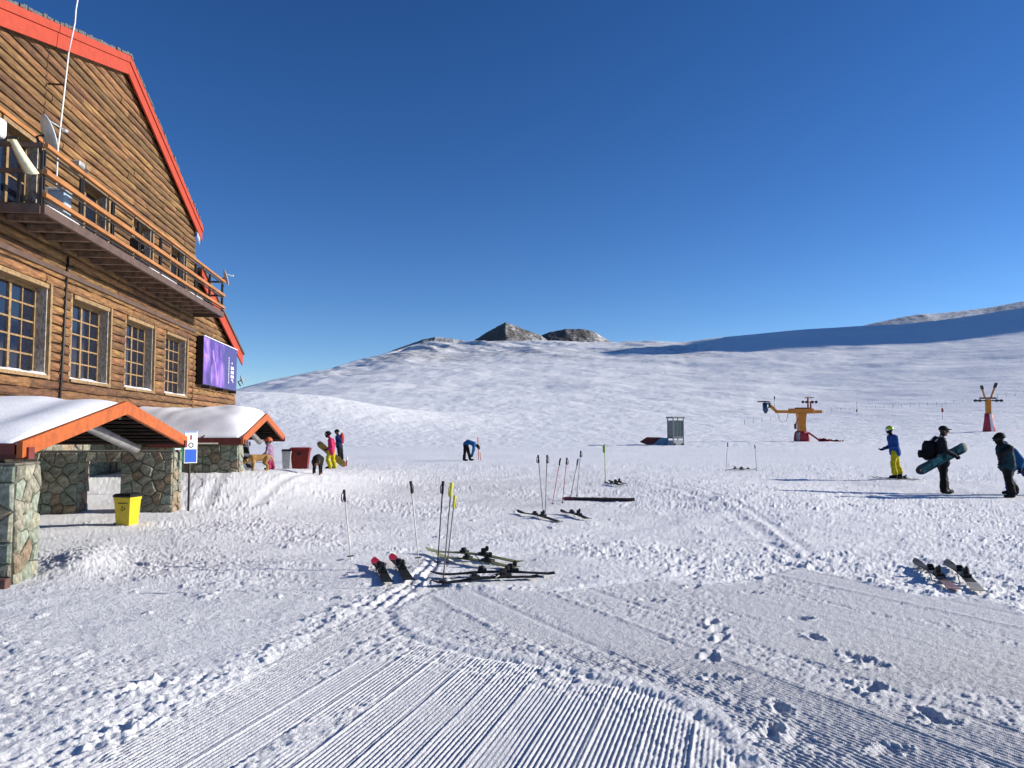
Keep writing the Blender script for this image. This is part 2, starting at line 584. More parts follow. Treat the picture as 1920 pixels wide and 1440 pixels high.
def detail_z(X, Y):
    X = X.astype(np.float64); Y = Y.astype(np.float64)
    inA = inside(X, Y, POLY_A)
    inB = inside(X, Y, POLY_B)
    dE, sE = seg_dist(X, Y, CURVE_E)
    dL, sL = seg_dist(X, Y, LEFT_RIM)
    dT, sT = seg_dist(X, Y, TOP_B)
    wob = 0.16 * fbm(X * 2.2, Y * 2.2, 3, 5)
    aE, aL, aT = np.abs(dE), np.abs(dL), np.abs(dT)
    edge = np.minimum(aE, np.minimum(aL, aT))
    mA = inA * sstep(0.02, 0.16, np.minimum(aE, aL) + wob)
    mB = inB * sstep(0.02, 0.22, np.minimum(aE, aT) + wob)
    groomed = np.maximum(mA, mB)
    solid = (inA | inB) * sstep(0.0, 0.18, np.minimum(np.where(inB & ~inA, 9.0, aL), np.where(inA, 9.0, aT)) + wob)
    chop = 1 - np.maximum(groomed, solid)
    # ---- trodden, wind-broken snow
    c, s = 0.80, 0.60
    u = X * c + Y * s; v = -X * s + Y * c
    big = fbm(u * 0.9, v * 1.5, 3, 0)
    n1 = fbm(u * 2.6, v * 4.6, 3, 3)
    n2 = fbm(u * 7.0, v * 11.0, 3, 6, 0.6)
    n3 = fbm(u * 19.0, v * 26.0, 2, 9, 0.6)
    patch = sstep(-0.20, 0.22, fbm(X * 0.42 + 0.3 * Y, Y * 0.30, 3, 12))
    lump = np.maximum(n2 - 0.02, 0)
    n0 = fbm(u * 1.1, v * 1.3, 3, 14)
    f2 = 1 / (1 + (Y / 20.0) ** 2); f3 = 1 / (1 + (Y / 12.0) ** 2)
    z = chop * (0.04 * big + (0.014 * n1 + 0.034 * lump * (0.40 + 0.60 * f2) + 0.024 * n3 * (0.42 + 0.58 * f3)) * (0.36 + 0.64 * patch) * (0.62 + 0.38 * sstep(3.5, 9.0, Y)))
    # sparse clods
    cl = np.maximum(fbm(X * 4.3, Y * 4.3, 2, 2) - 0.33, 0)
    z = z + chop * 0.10 * cl * (0.4 + n3)
    # ---- corduroy

    def fade_for(hx, hy):
        h_ = hx * 769 / Y; v_ = hy * 1269 / Y ** 2
        return np.clip((1 / np.sqrt(1 / h_ ** 2 + 1 / v_ ** 2) - 1.45) / 1.1, 0, 1)
    fade = fade_for(0.0323, 0.111); fadeb = fade_for(0.036, 0.070)
    far_fade = sstep(26, 9, Y)
    qa = (X - 0.291 * Y) * 0.960 + 0.006 * fbm(X * 2.0, Y * 0.8, 2, 4)
    ua = (X * 0.28 + Y * 0.96)
    pa = qa / 0.029
    tri = 1 - 2 * np.abs((pa - np.floor(pa)) - 0.5) * 1.0
    bidx = np.floor(qa / 0.265); fb = qa / 0.265 - bidx
    damage = sstep(0.20, 0.45, fbm(qa * 2.2 + bidx * 3.1, ua * 0.55, 2, 8) + 0.10 * np.sin(bidx * 2.7))
    zA = 0.0092 * (tri - 0.5) * fade * (1 - 0.75 * damage) * np.clip(0.95 + 0.9 * fbm(qa * 5.0, ua * 1.6, 3, 15), 0.35, 1.25)
    zA = zA + damage * (0.012 * n3 + 0.016 * n2)
    bs = 0.35 + 0.65 * np.abs(np.sin(bidx * 1.7))
    zA = zA + bs * (0.006 * np.exp(-((fb - 0.06) / 0.055) ** 2) * (1 - 0.4 * damage) - 0.003 * np.exp(-((fb - 0.94) / 0.05) ** 2))
    zA = zA + 0.0022 * n3
    qb = (X + 0.513 * Y) * 0.890 + 0.006 * fbm(X * 1.5, Y * 1.5, 2, 1)
    ub = (-X * 0.456 + Y * 0.89)
    pb = qb / 0.032
    trib = 1 - 2 * np.abs((pb - np.floor(pb)) - 0.5)
    bi2 = np.floor(qb / 0.56); fb2 = qb / 0.56 - bi2
    dmb = sstep(0.02, 0.30, fbm(qb * 1.6 + bi2 * 5.3, ub * 0.8, 3, 10) + 0.14 * np.sin(bi2 * 1.9))
    zB = 0.0085 * (trib - 0.5) * fadeb * (1 - 0.6 * dmb) + dmb * (0.009 * n3 + 0.006 * n2) + 0.005 * n3
    zB = zB + (0.008 * np.exp(-((fb2 - 0.10) / 0.07) ** 2) - 0.007 * np.exp(-((fb2 - 0.90) / 0.06) ** 2)) * far_fade * np.clip(np.sin(bi2 * 2.7 + 1.0) * 1.1, 0.12, 1)
    z = z + mA * zA + mB * zB
    # cleated strips along the groomer's turn
    strip = np.exp(-((dE) / 0.16) ** 2)
    z = z + strip * (0.006 * n2 + 0.009 * n3)
    st2 = np.exp(-((dE + 0.30) / 0.20) ** 2) * sstep(1.2, 2.2, sE)
    z = z + st2 * (0.010 * n2 + 0.006 * n3 + 0.004 * np.sin(sE * 46) * (0.5 + n2))
    st3 = np.exp(-((dE - 0.34) / 0.22) ** 2)
    z = z + st3 * (0.006 * n2 + 0.008 * n3)
    z = z + 0.006 * np.exp(-((dE + 0.03) / 0.06) ** 2) - 0.008 * np.exp(-((dE - 0.085) / 0.045) ** 2) * (0.6 + 1.2 * np.abs(np.sin(sE * 19 + 3 * n2)))
    # clod line on the groomed edge
    rim = np.exp(-((dL) / 0.20) ** 2)
    z = z + rim * (0.018 * np.maximum(n2, 0) + 0.014 * n3 + 0.002)
    rimT = np.exp(-((dT) / 0.10) ** 2)
    z = z + rimT * (0.016 * np.maximum(n2, -0.1) + 0.004)
    # ski and sledge tracks
    for pts, w, dpt in TRACKS:
        d, s_ = seg_dist(X, Y, pts)
        z = z - dpt * np.exp(-(d / w) ** 2) + 0.6 * dpt * np.exp(-((np.abs(d) - 2.0 * w) / (0.7 * w)) ** 2) * (0.8 + 1.5 * n2)
    # footprints
    for i, (px, py) in enumerate(PRINTS):
        x, y = G(px, py)
        sel = (np.abs(X - x) < 0.6) & (np.abs(Y - y) < 0.6)
        if not sel.any(): continue
        an = 0.7 + 0.9 * math.sin(i * 2.3)
        dx = X[sel] - x; dy = Y[sel] - y
        p = dx * math.cos(an) + dy * math.sin(an); q = -dx * math.sin(an) + dy * math.cos(an)
        rr = np.sqrt((p / 0.095) ** 2 + (q / 0.052) ** 2) + 0.5 * n2[sel]
        z[sel] += -0.024 * np.exp(-rr ** 4) + 0.009 * np.exp(-((rr - 1.45) / 0.40) ** 2) * (0.6 + 1.6 * n3[sel])
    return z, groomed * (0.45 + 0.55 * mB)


TRACKS = [
    (smooth_poly([(1180, 898), (1310, 940), (1400, 985), (1450, 1020), (1505, 1055)]), 0.10, 0.009),
    (smooth_poly([(1225, 898), (1360, 945), (1440, 985), (1530, 1050)]), 0.07, 0.009),
    (smooth_poly([(860, 1050), (1050, 1030), (1220, 1021), (1400, 1016), (1460, 1030)]), 0.08, 0.014),
    (smooth_poly([(1060, 1106), (1150, 1094), (1240, 1084), (1320, 1066)]), 0.06, 0.014),
    (smooth_poly([(1340, 1094), (1420, 1080), (1500, 1061)]), 0.06, 0.014),
    (smooth_poly([(700, 1140), (775, 1085), (800, 1060), (808, 1045)]), 0.035, 0.014),
    (smooth_poly([(718, 1145), (795, 1085), (815, 1062), (822, 1045)]), 0.035, 0.014),
    (smooth_poly([(240, 1105), (480, 1095), (700, 1085)]), 0.03, 0.008),
    (smooth_poly([(0, 1180), (300, 1168), (560, 1158)]), 0.03, 0.008),
    (smooth_poly([(380, 960), (430, 920), (470, 895), (500, 880)]), 0.12, 0.016),
    (smooth_poly([(470, 960), (540, 925), (600, 905)]), 0.10, 0.014),
    (smooth_poly([(960, 880), (1100, 888), (1180, 898)]), 0.12, 0.016),
    (smooth_poly([(1560, 1045), (1700, 1050), (1920, 1095)]), 0.10, 0.014),
]


def build_ground():
    h = EYE * 769.0
    v = np.concatenate([np.linspace(h / 1.3, 560, 70)[:-1], np.linspace(560, 345, 95)[:-1], np.linspace(345, 150, 320)[:-1], np.linspace(150, 60, 120)[:-1], np.linspace(60, h / 61.0, 46)])
    rows = h / v
    dense = np.linspace(-0.715, 0.715, 1560)
    side = 0.715 + np.geomspace(0.004, 3.6, 46)
    cols = np.concatenate([-side[::-1], dense, side])
    Y = np.repeat(rows[:, None], len(cols), 1)
    X = cols[None, :] * (Y + 0.15)
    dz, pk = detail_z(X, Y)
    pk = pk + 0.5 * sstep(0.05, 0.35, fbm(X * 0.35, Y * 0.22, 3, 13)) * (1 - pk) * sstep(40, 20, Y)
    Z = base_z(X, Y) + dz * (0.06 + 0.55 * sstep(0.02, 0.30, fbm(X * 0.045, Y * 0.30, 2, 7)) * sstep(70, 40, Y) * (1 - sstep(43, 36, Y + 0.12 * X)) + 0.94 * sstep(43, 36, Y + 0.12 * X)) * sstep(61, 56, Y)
    grid_mesh('snow_ground', X, Y, Z, SNOW, pk, 'packed_shade')
    # the same snow behind and beside the viewer
    ys = np.concatenate([np.linspace(-220, -12, 14), np.linspace(-8, 1.32, 10)])
    xs = np.linspace(-240, 240, 120)
    Xb, Yb = np.meshgrid(xs, ys)
    grid_mesh('snow_plain', Xb, Yb, -0.03 + 0.1 * fbm(Xb * .2, Yb * .2, 3, 1) * sstep(2, -6, Yb), SNOW)


def build_hills():
    cols = np.concatenate([np.linspace(-2.6, -0.74, 40), np.linspace(-0.72, 0.72, 820), np.linspace(0.74, 2.6, 40)])
    r, zc = crest(cols)
    n1, n2 = 330, 8
    t = np.linspace(0, 1, n1)
    Yr = 59.5 * (r[None, :] / 59.5) ** (t[:, None] ** 0.85)
    ex = np.array([1.01, 1.03, 1.06, 1.1, 1.16, 1.25, 1.4, 1.8])[:, None] * r[None, :]
    Y = np.concatenate([Yr, ex], 0)
    X = cols[None, :] * Y
    Z = hill_z(X, np.maximum(Y, 60))
    amp = sstep(60, 130, Y)
    f = fbm(X * 0.016, Y * 0.010, 4, 0) * 3.2 * sstep(120, 600, Y)
    f += fbm(X * 0.10, Y * 0.035, 4, 4, 0.6) * 0.42 * sstep(60, 240, Y)
    f += fbm(X * 0.5, Y * 0.16, 3, 8) * 0.12 * amp * sstep(900, 150, Y)
    f += fbm(X * 1.6, Y * 0.8, 3, 3) * 0.06 * sstep(59, 66, Y) * sstep(260, 80, Y)
    hmask = np.minimum(1, Y / r[None, :])
    rg = 0.5 - np.abs(fbm(X * 0.0085 + 0.003 * Y + 3.3, Y * 0.0045, 4, 6, 0.55))
    f += 8 * (rg - 0.35) * sstep(0.45, 0.85, hmask) * (0.35 + 0.65 * sstep(0.30, 0.02, cols))[None, :]
    f += np.maximum(fbm(X * 0.035 + 0.02 * Y, Y * 0.008, 3, 9) - 0.02, 0) * 9 * sstep(0.6, 0.9, hmask) * sstep(0.36, 0.1, np.abs(cols))[None, :]
    edge = sstep(1.0, 0.985, hmask) * 0.75 + 0.25
    Z = Z + f * edge - 0.05 * sstep(60.5, 59.5, Y)
    px = 960 + FPX * cols
    rk = np.interp(px, [300, 440, 600, 700, 800, 900, 1150, 1290, 1400, 1600, 1650, 1720, 1920], [.28, .33, .40, .46, .50, .47, .45, .46, .33, .30, .30, .3, .3])[None, :] * sstep(0.15, 0.80, hmask) + 0.10 * fbm(X * .012, Y * .012, 3, 2) * sstep(.3, .8, hmask)
    grid_mesh('snow_hillside', X, Y, Z, SNOWFAR, rk)

    # rocky summits far behind
    def summit(name, pxs, pys, depth, spread, rock, seed, rough=1.0):
        p = np.linspace(pxs[0], pxs[-1], 260)
        a = (p - 960) / FPX
        py = np.interp(p, pxs, pys)
        ker = np.hanning(9); ker /= ker.sum()
        py = np.convolve(np.pad(py, 4, 'edge'), ker, 'valid')
        v = (720 - py) / FPX
        zc_ = EYE + depth * (math.sin(PITCH) + v * math.cos(PITCH)) / (math.cos(PITCH) - v * math.sin(PITCH))
        k = np.concatenate([np.linspace(-1, 0, 60), np.linspace(0.05, 1, 14)])
        Y = depth + k[:, None] * spread + 0 * a[None, :]
        X = a[None, :] * depth + 0 * Y
        prof = 1 - np.abs(k[:, None]) ** 1.1
        base = zc_.min() - spread * 0.34
        Z = base + (zc_[None, :] - base) * prof
        gul = fbm(X * 0.022 + 0.006 * Y, Y * 0.008, 4, seed) * 9 * (1 - prof ** 6) * sstep(0, .2, prof)
        gul += fbm(X * 0.09, Y * 0.05, 3, seed + 3) * 2.5
        gul *= rough
        Z = Z + gul
        rk = rock + 0.16 * fbm(X * 0.03, Y * 0.01, 3, seed + 5) + 0.07 * np.tanh(5 * np.gradient(zc_, a * depth))[None, :]  # more rock colour on left faces: wind-scoured, and their shade painted in
        grid_mesh(name, X, Y, Z, SNOWFAR, rk)

    summit('rocky_summit', [868, 885, 920, 940, 948, 962, 985, 1015, 1040], [652, 640, 619, 608, 604, 609, 618, 629, 648], 2500, 420, 0.72, 2)
    summit('rocky_summit', [985, 1012, 1030, 1060, 1095, 1112, 1128, 1146, 1170], [645, 631, 623, 617, 617, 621, 630, 640, 652], 2650, 420, 0.70, 5)
    summit('rocky_summit', [660, 740, 790, 815, 850, 880, 905], [690, 655, 637, 632, 635, 642, 656], 2250, 420, 0.63, 8)
    summit('far_snow_ridge', [1560, 1620, 1650, 1700, 1730, 1760, 1800, 1860, 1920, 2100, 2300], [640, 611, 604, 594, 589, 588, 584, 577, 566, 536, 520], 1750, 260, 0.47, 4, 0.16)

    # mountain to the right of the picture: its shadow lies across the upper slope
    v = np.linspace(450, 1400, 80)
    hm = np.interp(v, [450, 600, 707, 790, 883, 1000, 1119, 1200, 1285, 1400], [342, 386, 418, 440, 464, 500, 536, 548, 340, 60])
    x = np.linspace(1050, 2200, 40)
    xx, vv = np.meshgrid(x, v)
    prof = np.where(xx < 1500, 1 - ((1500 - xx) / 450) ** 1.0, 1 - ((xx - 1500) / 700)) 
    Zm = hm[:, None] * prof + fbm(xx * .01, vv * .01, 4, 3) * 14 * (1 - np.clip(prof, 0, 1) ** 8)
    ca, sa = math.cos(SUN_AHEAD), math.sin(SUN_AHEAD)
    grid_mesh('mountain_ridge', xx * ca - vv * sa, xx * sa + vv * ca, Zm, SNOWFAR, 0.2 + 0 * Zm)


build_ground()
build_hills()

# ================================================================== the lodge
PH = math.atan(0.1214)
LO = Vector((-7.8, 0, 0))
LM = Matrix.Translation(LO) @ Matrix.Rotation(PH, 4, 'Z')


def lw(s, t, z=0.0):
    """lodge frame (s out of the wall, t along it) to world"""
    return LM @ Vector((s, t, z))


lodge = empty('ski_lodge', LO, PH, 'large timber ski lodge with red gable edges, long balcony and stone base', 'building')
RIDGE_T, RIDGE_Z = 19.59, 11.38
EAVE_T, EAVE_Z = 26.65, 8.72
SL = (RIDGE_Z - EAVE_Z) / (EAVE_T - RIDGE_T)
LEAVE_T = 2 * RIDGE_T - EAVE_T


SLL = 0.322


def roof_z(t):
    return RIDGE_Z - (SL if t > RIDGE_T else SLL) * abs(t - RIDGE_T)


WALL_T0, WALL_T1 = LEAVE_T + 0.25, 26.45
WIN = [(14.0, 16.05), (17.2, 19.25), (20.42, 22.48), (23.62, 25.68)]
WZ0, WZ1 = 2.80, 4.62
UP = [(14.0, 15.45), (17.5, 18.9), (20.7, 22.1), (23.9, 25.3)]
UZ0, UZ1 = 5.78, 7.42
wood_z0 = 2.11


def plank_mesh(L, h, depth, sd, rough):
    r = random.Random(sd)
    n = max(3, min(9, int(L / 0.5)))
    prof = [(-0.5, 0.0), (-0.46, 0.62), (-0.15, 1.0), (0.22, 0.92), (0.47, 0.50), (0.5, 0.0)]
    rings = []
    for i in range(n + 1):
        y = L * i / n
        w = 1 + r.uniform(-rough, rough)
        dz = r.uniform(-rough, rough) * h * 0.4
        ds = r.uniform(-rough, rough) * depth
        ey = r.uniform(-.015, .015) if 0 < i < n else 0
        rings.append([(p[1] * depth + (ds if p[1] > 0.1 else 0), y + ey, p[0] * h * w + dz) for p in prof])
    mb = MB().loft(rings, smooth=False, closed=False, cap=True)
    return mb.mesh('plank')


def add_plank(parent, t0, t1, z, h, depth, m, sd, rough):
    if t1 - t0 < 0.12: return
    link('plank', plank_mesh(t1 - t0 - 0.008, h, depth, sd, rough), m, parent, (0.0, t0 + 0.004, z))


def split(t0, t1, lo, hi, r):
    res = []; t = t0
    while t1 - t > hi:
        e = t + r.uniform(lo, hi)
        if t1 - e < lo * 0.5: break
        res.append((t, e)); t = e
    res.append((t, t1))
    return res


def minus(segs, holes):
    for a, b in holes:
        n = []
        for s0, s1 in segs:
            if b <= s0 or a >= s1: n.append((s0, s1)); continue
            if a > s0: n.append((s0, a))
            if b < s1: n.append((b, s1))
        segs = n
    return segs


# backing wall with real openings (boxes between the holes)
mb = MB()
BS = -0.30
zt = WZ0
for t0, t1 in minus([(WALL_T0, WALL_T1)], WIN):
    mb.box((BS / 2, (t0 + t1) / 2, (WZ0 + WZ1) / 2), (-BS, t1 - t0, WZ1 - WZ0))
mb.box((BS / 2, (WALL_T0 + WALL_T1) / 2, (wood_z0 + WZ0) / 2), (-BS, WALL_T1 - WALL_T0, WZ0 - wood_z0))
mb.box((BS / 2, (WALL_T0 + WALL_T1) / 2, (WZ1 + UZ0) / 2), (-BS, WALL_T1 - WALL_T0, UZ0 - WZ1))
for t0, t1 in minus([(WALL_T0, WALL_T1)], UP):
    mb.box((BS / 2, (t0 + t1) / 2, (UZ0 + UZ1) / 2), (-BS, t1 - t0, UZ1 - UZ0))
zr = lambda t: roof_z(t) - 0.12
poly = [(WALL_T0, UZ1), (WALL_T1, UZ1), (WALL_T1, zr(WALL_T1)), (RIDGE_T, zr(RIDGE_T)), (WALL_T0, zr(WALL_T0))]
fr = Matrix(((0, -1, 0, BS / 2), (1, 0, 0, 0), (0, 0, 1, 0), (0, 0, 0, 1)))
mb.prism(poly, -BS, frame=fr)
wall = mb.build('wall', M_DARKWALL, lodge)
mb = MB()                                                   # body of the house behind the front wall
mb.box((-6.3, (WALL_T0 + WALL_T1) / 2, 5.4), (12.0, WALL_T1 - WALL_T0 - .1, 6.5))
mb.build('house_body', M_PLANK, lodge)
rp = random.Random(3)
PHT = 0.200
z = wood_z0 + PHT / 2
i = 0
while z < RIDGE_Z - 0.25:
    lower = z < 5.55
    tl, tr = WALL_T0, WALL_T1
    if roof_z(tr) - 0.14 < z + PHT / 2:
        half = (RIDGE_Z - 0.14 - z - PHT * 0.3)
        tl, tr = max(tl, RIDGE_T - half / SLL), min(tr, RIDGE_T + half / SL)
    holes = []
    if WZ0 - 0.06 < z < WZ1 + 0.06: holes = [(a - 0.10, b + 0.10) for a, b in WIN]
    if UZ0 - 0.04 < z < UZ1 + 0.04: holes = [(a - 0.08, b + 0.08) for a, b in UP]
    for s0, s1 in minus([(tl, tr)], holes):
        for a, b in split(s0, s1, 2.6, 4.8, rp):
            add_plank(wall, a, b, z, PHT * (.91 if lower else .86), 0.075 if lower else 0.07, M_PLANK if lower else M_PLANKU, i, 0.15 if lower else 0.11)
            i += 1
    z += PHT

# stone ground floor of the lodge, seen below the timber
rs = random.Random(5)


def clip_cell(poly, p, q):
    mx, my = (p[0] + q[0]) / 2, (p[1] + q[1]) / 2
    nx, ny = q[0] - p[0], q[1] - p[1]
    res = []
    for i in range(len(poly)):
        a = poly[i]; b = poly[(i + 1) % len(poly)]
        da = (a[0] - mx) * nx + (a[1] - my) * ny
        db = (b[0] - mx) * nx + (b[1] - my) * ny
        if da <= 0: res.append(a)
        if (da < 0 < db) or (db < 0 < da):
            t = da / (da - db)
            res.append((a[0] + (b[0] - a[0]) * t, a[1] + (b[1] - a[1]) * t))
    return res


STONE_MATS = [M_STONE, M_STONE, M_STONEG, M_STONEB, M_STONE, M_STONEG]


def stone_face(parent, origin, ux, n, w, h, size, seed, proud=0.035, hole=None):
    """voronoi rubble on the rectangle origin + ux*[0,w] + z*[0,h], facing n"""
    r = random.Random(seed)
    nx, nz = max(1, round(w / size)), max(1, round(h / size))
    pts = [((i + .5 + r.uniform(-.42, .42)) * w / nx, (j + .5 + r.uniform(-.42, .42)) * h / nz) for i in range(nx) for j in range(nz)]
    origin = Vector(origin); ux = Vector(ux); n = Vector(n)
    for k, p in enumerate(pts):
        poly = [(0, 0), (w, 0), (w, h), (0, h)]
        for q in pts:
            if q is not p and abs(q[0] - p[0]) < 3 * size and abs(q[1] - p[1]) < 3 * size:
                poly = clip_cell(poly, p, q)
                if len(poly) < 3: break
        if len(poly) < 3: continue
        cx = sum(a for a, _ in poly) / len(poly); cz = sum(b for _, b in poly) / len(poly)
        if hole and hole[0] < cx < hole[1] and hole[2] < cz < hole[3]: continue
        if min(max(abs(a - cx) for a, _ in poly), max(abs(b - cz) for _, b in poly)) < 0.03: continue
        rings = []
        pr = proud * r.uniform(0.6, 1.25)
        tilt = (r.uniform(-.12, .12), r.uniform(-.12, .12))
        for sc_, d in ((0.965, -0.015), (0.945, pr * 0.5), (0.76, pr)):
            ring = []
            for a, b in poly:
                x_, z_ = (a - cx) * sc_, (b - cz) * sc_
                ring.append(ux * x_ + Vector((0, 0, z_)) + n * (d + (tilt[0] * x_ + tilt[1] * z_ if d > 0 else 0)))
            rings.append(ring)
        m = STONE_MATS[r.randrange(len(STONE_MATS))]
        MB().loft(rings, smooth=False).build('stone', m, parent, origin + ux * cx + Vector((0, 0, cz)))


mb = MB()
mb.box((-0.22, (WALL_T0 + 32.7) / 2, 0.85), (0.24, 32.7 - WALL_T0, 2.5))
base = mb.build('stone_base', M_MORTAR, lodge)
stone_face(base, (-0.10, 9.2 + 4.0, 0.5), (0, 1, 0), (1, 0, 0), 6.0, 1.58, 0.34, 31)
stone_face(base, (-0.10, 19.2, 0.6), (0, 1, 0), (1, 0, 0), 6.2, 1.48, 0.36, 33)

# drip board under the timber and dark moulding under the balcony
MB().box((0.01, (WALL_T0 + WALL_T1) / 2, wood_z0 - 0.05), (0.14, WALL_T1 - WALL_T0, 0.09)).build('drip_board', M_BEAM, lodge)
MB().box((0.075, (WALL_T0 + WALL_T1) / 2, 5.05), (0.10, WALL_T1 - WALL_T0, 0.10)).build('moulding', M_BEAM, lodge)


# windows
def window(t0, t1, z0, z1, cols, rows, name, snow=True):
    w = MB()
    D = -0.24
    w.box((D / 2 + .01, t0 - 0.03, (z0 + z1) / 2), (0.28, 0.10, z1 - z0 + 0.18))
    win = w.build(name, M_FRAME, lodge)
    MB().box((D / 2 - .01, t1 + 0.025, (z0 + z1) / 2), (0.30, 0.10, z1 - z0 + 0.16)).build('jamb', M_JAMB, win)
    MB().box((.055, t1 + 0.06, (z0 + z1) / 2), (0.06, 0.09, z1 - z0 + 0.18)).build('casing', M_FRAME, win)
    MB().box((D / 2 + .02, (t0 + t1) / 2, z1 + 0.03), (0.34, t1 - t0 - .06, 0.09)).build('lintel', M_FRAME, win)
    MB().box((D / 2 + .02, (t0 + t1) / 2, z0 - 0.04), (0.36, t1 - t0 + 0.1, 0.07)).build('sill', M_FRAME, win)
    sash = MB()
    sx = D + 0.02
    W = t1 - t0; H = z1 - z0
    sash.box((sx, t0 + .035, (z0 + z1) / 2), (.07, .07, H)); sash.box((sx, t1 - .035, (z0 + z1) / 2), (.07, .07, H))
    sash.box((sx, (t0 + t1) / 2, z0 + .035), (.066, W - .14, .07)); sash.box((sx, (t0 + t1) / 2, z1 - .035), (.066, W - .14, .07))
    iw, ih = W - .14, H - .14
    cw, rh = iw / cols, ih / rows
    for c in range(1, cols):
        big = cols % 2 == 0 and c == cols // 2
        sash.box((sx, t0 + .07 + c * cw, (z0 + z1) / 2), (.062 if big else .05, .085 if big else .035, ih))
    for r_ in range(1, rows):
        sash.box((sx + .002, (t0 + t1) / 2, z0 + .07 + r_ * rh), (.045, iw, .035))
    sash.build('sash', M_FRAME, win)
    for c in range(cols):
        for r_ in range(rows):
            MB().box((0, 0, 0), (.012, cw - .02, rh - .02)).build('pane', M_GLASS, win, (sx - .01 + random.uniform(-.004, .004), t0 + .07 + (c + .5) * cw, z0 + .07 + (r_ + .5) * rh), (0, random.uniform(-.01, .01), random.uniform(-.015, .015)))
    if snow:
        sn = MB()
        n = 14
        rings = []
        for i in range(n + 1):
            y = t0 + (t1 - t0) * i / n
            hh = 0.02 + 0.05 * random.random() ** 2
            rings.append([(D + .03, y, z0 - .008), (D + .05, y, z0 + hh * 1.5), (D / 2, y, z0 + hh), (.03, y, z0 + hh * .7), (.07, y, z0 - .008)])
        sn.loft(rings, closed=False).build('sill_snow', CAPSNOW, win)
    return win


for t0, t1 in WIN: window(t0, t1, WZ0, WZ1, 4, 5, 'window')
for t0, t1 in UP: window(t0, t1, UZ0 + .02, UZ1, 2, 2, 'balcony_door', False)
MB().box((0.03, 14.7, UZ1 + .14), (0.10, 1.75, 0.08)).build('door_hood', M_RAIL, lodge)

# roof: slabs, red barge boards, shingle edge
ROOF_T = 0.16
mbr = MB()
S0, S1 = -12.0, 0.16
for sg in (-1, 1):
    te = RIDGE_T + sg * (EAVE_T - RIDGE_T)
    EZ = roof_z(te)
    a = [(S0, RIDGE_T, RIDGE_Z), (S1, RIDGE_T, RIDGE_Z), (S1, te, EZ), (S0, te, EZ)]
    vs = a + [(p[0], p[1], p[2] - ROOF_T) for p in a]
    mbr.add(vs, [(0, 1, 2, 3), (4, 7, 6, 5), (0, 4, 5, 1), (1, 5, 6, 2), (2, 6, 7, 3), (3, 7, 4, 0)])
roof = mbr.build('roof', M_REDD, lodge)


def barge(name, ta, za, tb, zb, h, s, th, m, parent, off):
    """board along the gable edge: top edge off below the roof line"""
    mbx = MB()
    vs = []
    for s_ in (s, s + th):
        vs += [(s_, ta, za - off), (s_, tb, zb - off), (s_, tb, zb - off - h), (s_, ta, za - off - h)]
    mbx.add(vs, [(0, 1, 2, 3), (4, 7, 6, 5), (0, 4, 5, 1), (1, 5, 6, 2), (2, 6, 7, 3), (3, 7, 4, 0)])
    return mbx.build(name, m, parent)


for sg in (-1, 1):
    te = RIDGE_T + sg * (EAVE_T - RIDGE_T) 
    g = 0.004 * sg
    EZ = roof_z(te)
    barge('barge_board', RIDGE_T + g, RIDGE_Z, te, EZ, 0.17, S1 + .003, 0.075, M_RED, roof, 0.0)
    barge('barge_board', RIDGE_T + g, RIDGE_Z, te, EZ, 0.31, S1 + .003, 0.045, M_RED, roof, 0.18)
    sh = MB()
    n = 46
    for k in range(n):
        f0, f1 = k / n, (k + 1) / n
        t0_, t1_ = RIDGE_T + (te - RIDGE_T) * f0, RIDGE_T + (te - RIDGE_T) * f1
        za, zb = RIDGE_Z + (EZ - RIDGE_Z) * f0, RIDGE_Z + (EZ - RIDGE_Z) * f1
        hh = 0.05 + random.uniform(0, .04)
        ov = random.uniform(.0, .05)
        a = [(S0, t0_, za + .003), (S1 + .05 + ov, t0_, za + .003), (S1 + .05 + ov, t1_, zb + .003), (S0, t1_, zb + .003)]
        sh.add(a + [(p[0], p[1], p[2] + hh) for p in a], [(3, 2, 1, 0), (4, 5, 6, 7), (0, 1, 5, 4), (1, 2, 6, 5), (2, 3, 7, 6), (3, 0, 4, 7)])
    tag(sh.build('shingle_courses', M_ROOF, roof), kind='stuff')
ic = MB()
for k in range(7):
    tt = EAVE_T - 0.2 - k * 0.05
    ic.tube([(0.18, tt, roof_z(tt) - .46), (0.18, tt, roof_z(tt) - .55 - random.uniform(.05, .25))], [.012, .002], 5)
ic.build('icicles', CAPSNOW, roof)

# lower wing with the billboard
wing_t1 = 32.7
mbw = MB()
WR = lambda t: 7.30 - 0.365 * (t - 26.45)
poly = [(WALL_T1 + .01, wood_z0), (wing_t1, wood_z0), (wing_t1, WR(wing_t1) - .15), (WALL_T1 + .01, WR(WALL_T1) - .15)]
mbw.prism(poly, 0.28, frame=Matrix(((0, -1, 0, -.15), (1, 0, 0, 0), (0, 0, 1, 0), (0, 0, 0, 1))))
mbw.box((-6.3, (WALL_T1 + wing_t1) / 2 + .1, 3.4), (12.0, wing_t1 - WALL_T1 - .4, 3.0))
wing = mbw.build('wing_wall', M_DARKWALL, lodge)
z = wood_z0 + PHT / 2
while z < 7.1:
    tr = min(wing_t1 + .02, 26.45 + (7.30 - .16 - z - PHT * .3) / 0.365)
    if tr - WALL_T1 > 0.3:
        for a, b in split(WALL_T1 + .02, tr, 2.2, 3.6, rp):
            add_plank(wing, a, b, z, PHT * .93, 0.07, M_PLANK, i, 0.14); i += 1
    z += PHT
te = 32.95
mbr = MB()
a = [(S0, 26.5, WR(26.5)), (.22, 26.5, WR(26.5)), (.22, te, WR(te)), (S0, te, WR(te))]
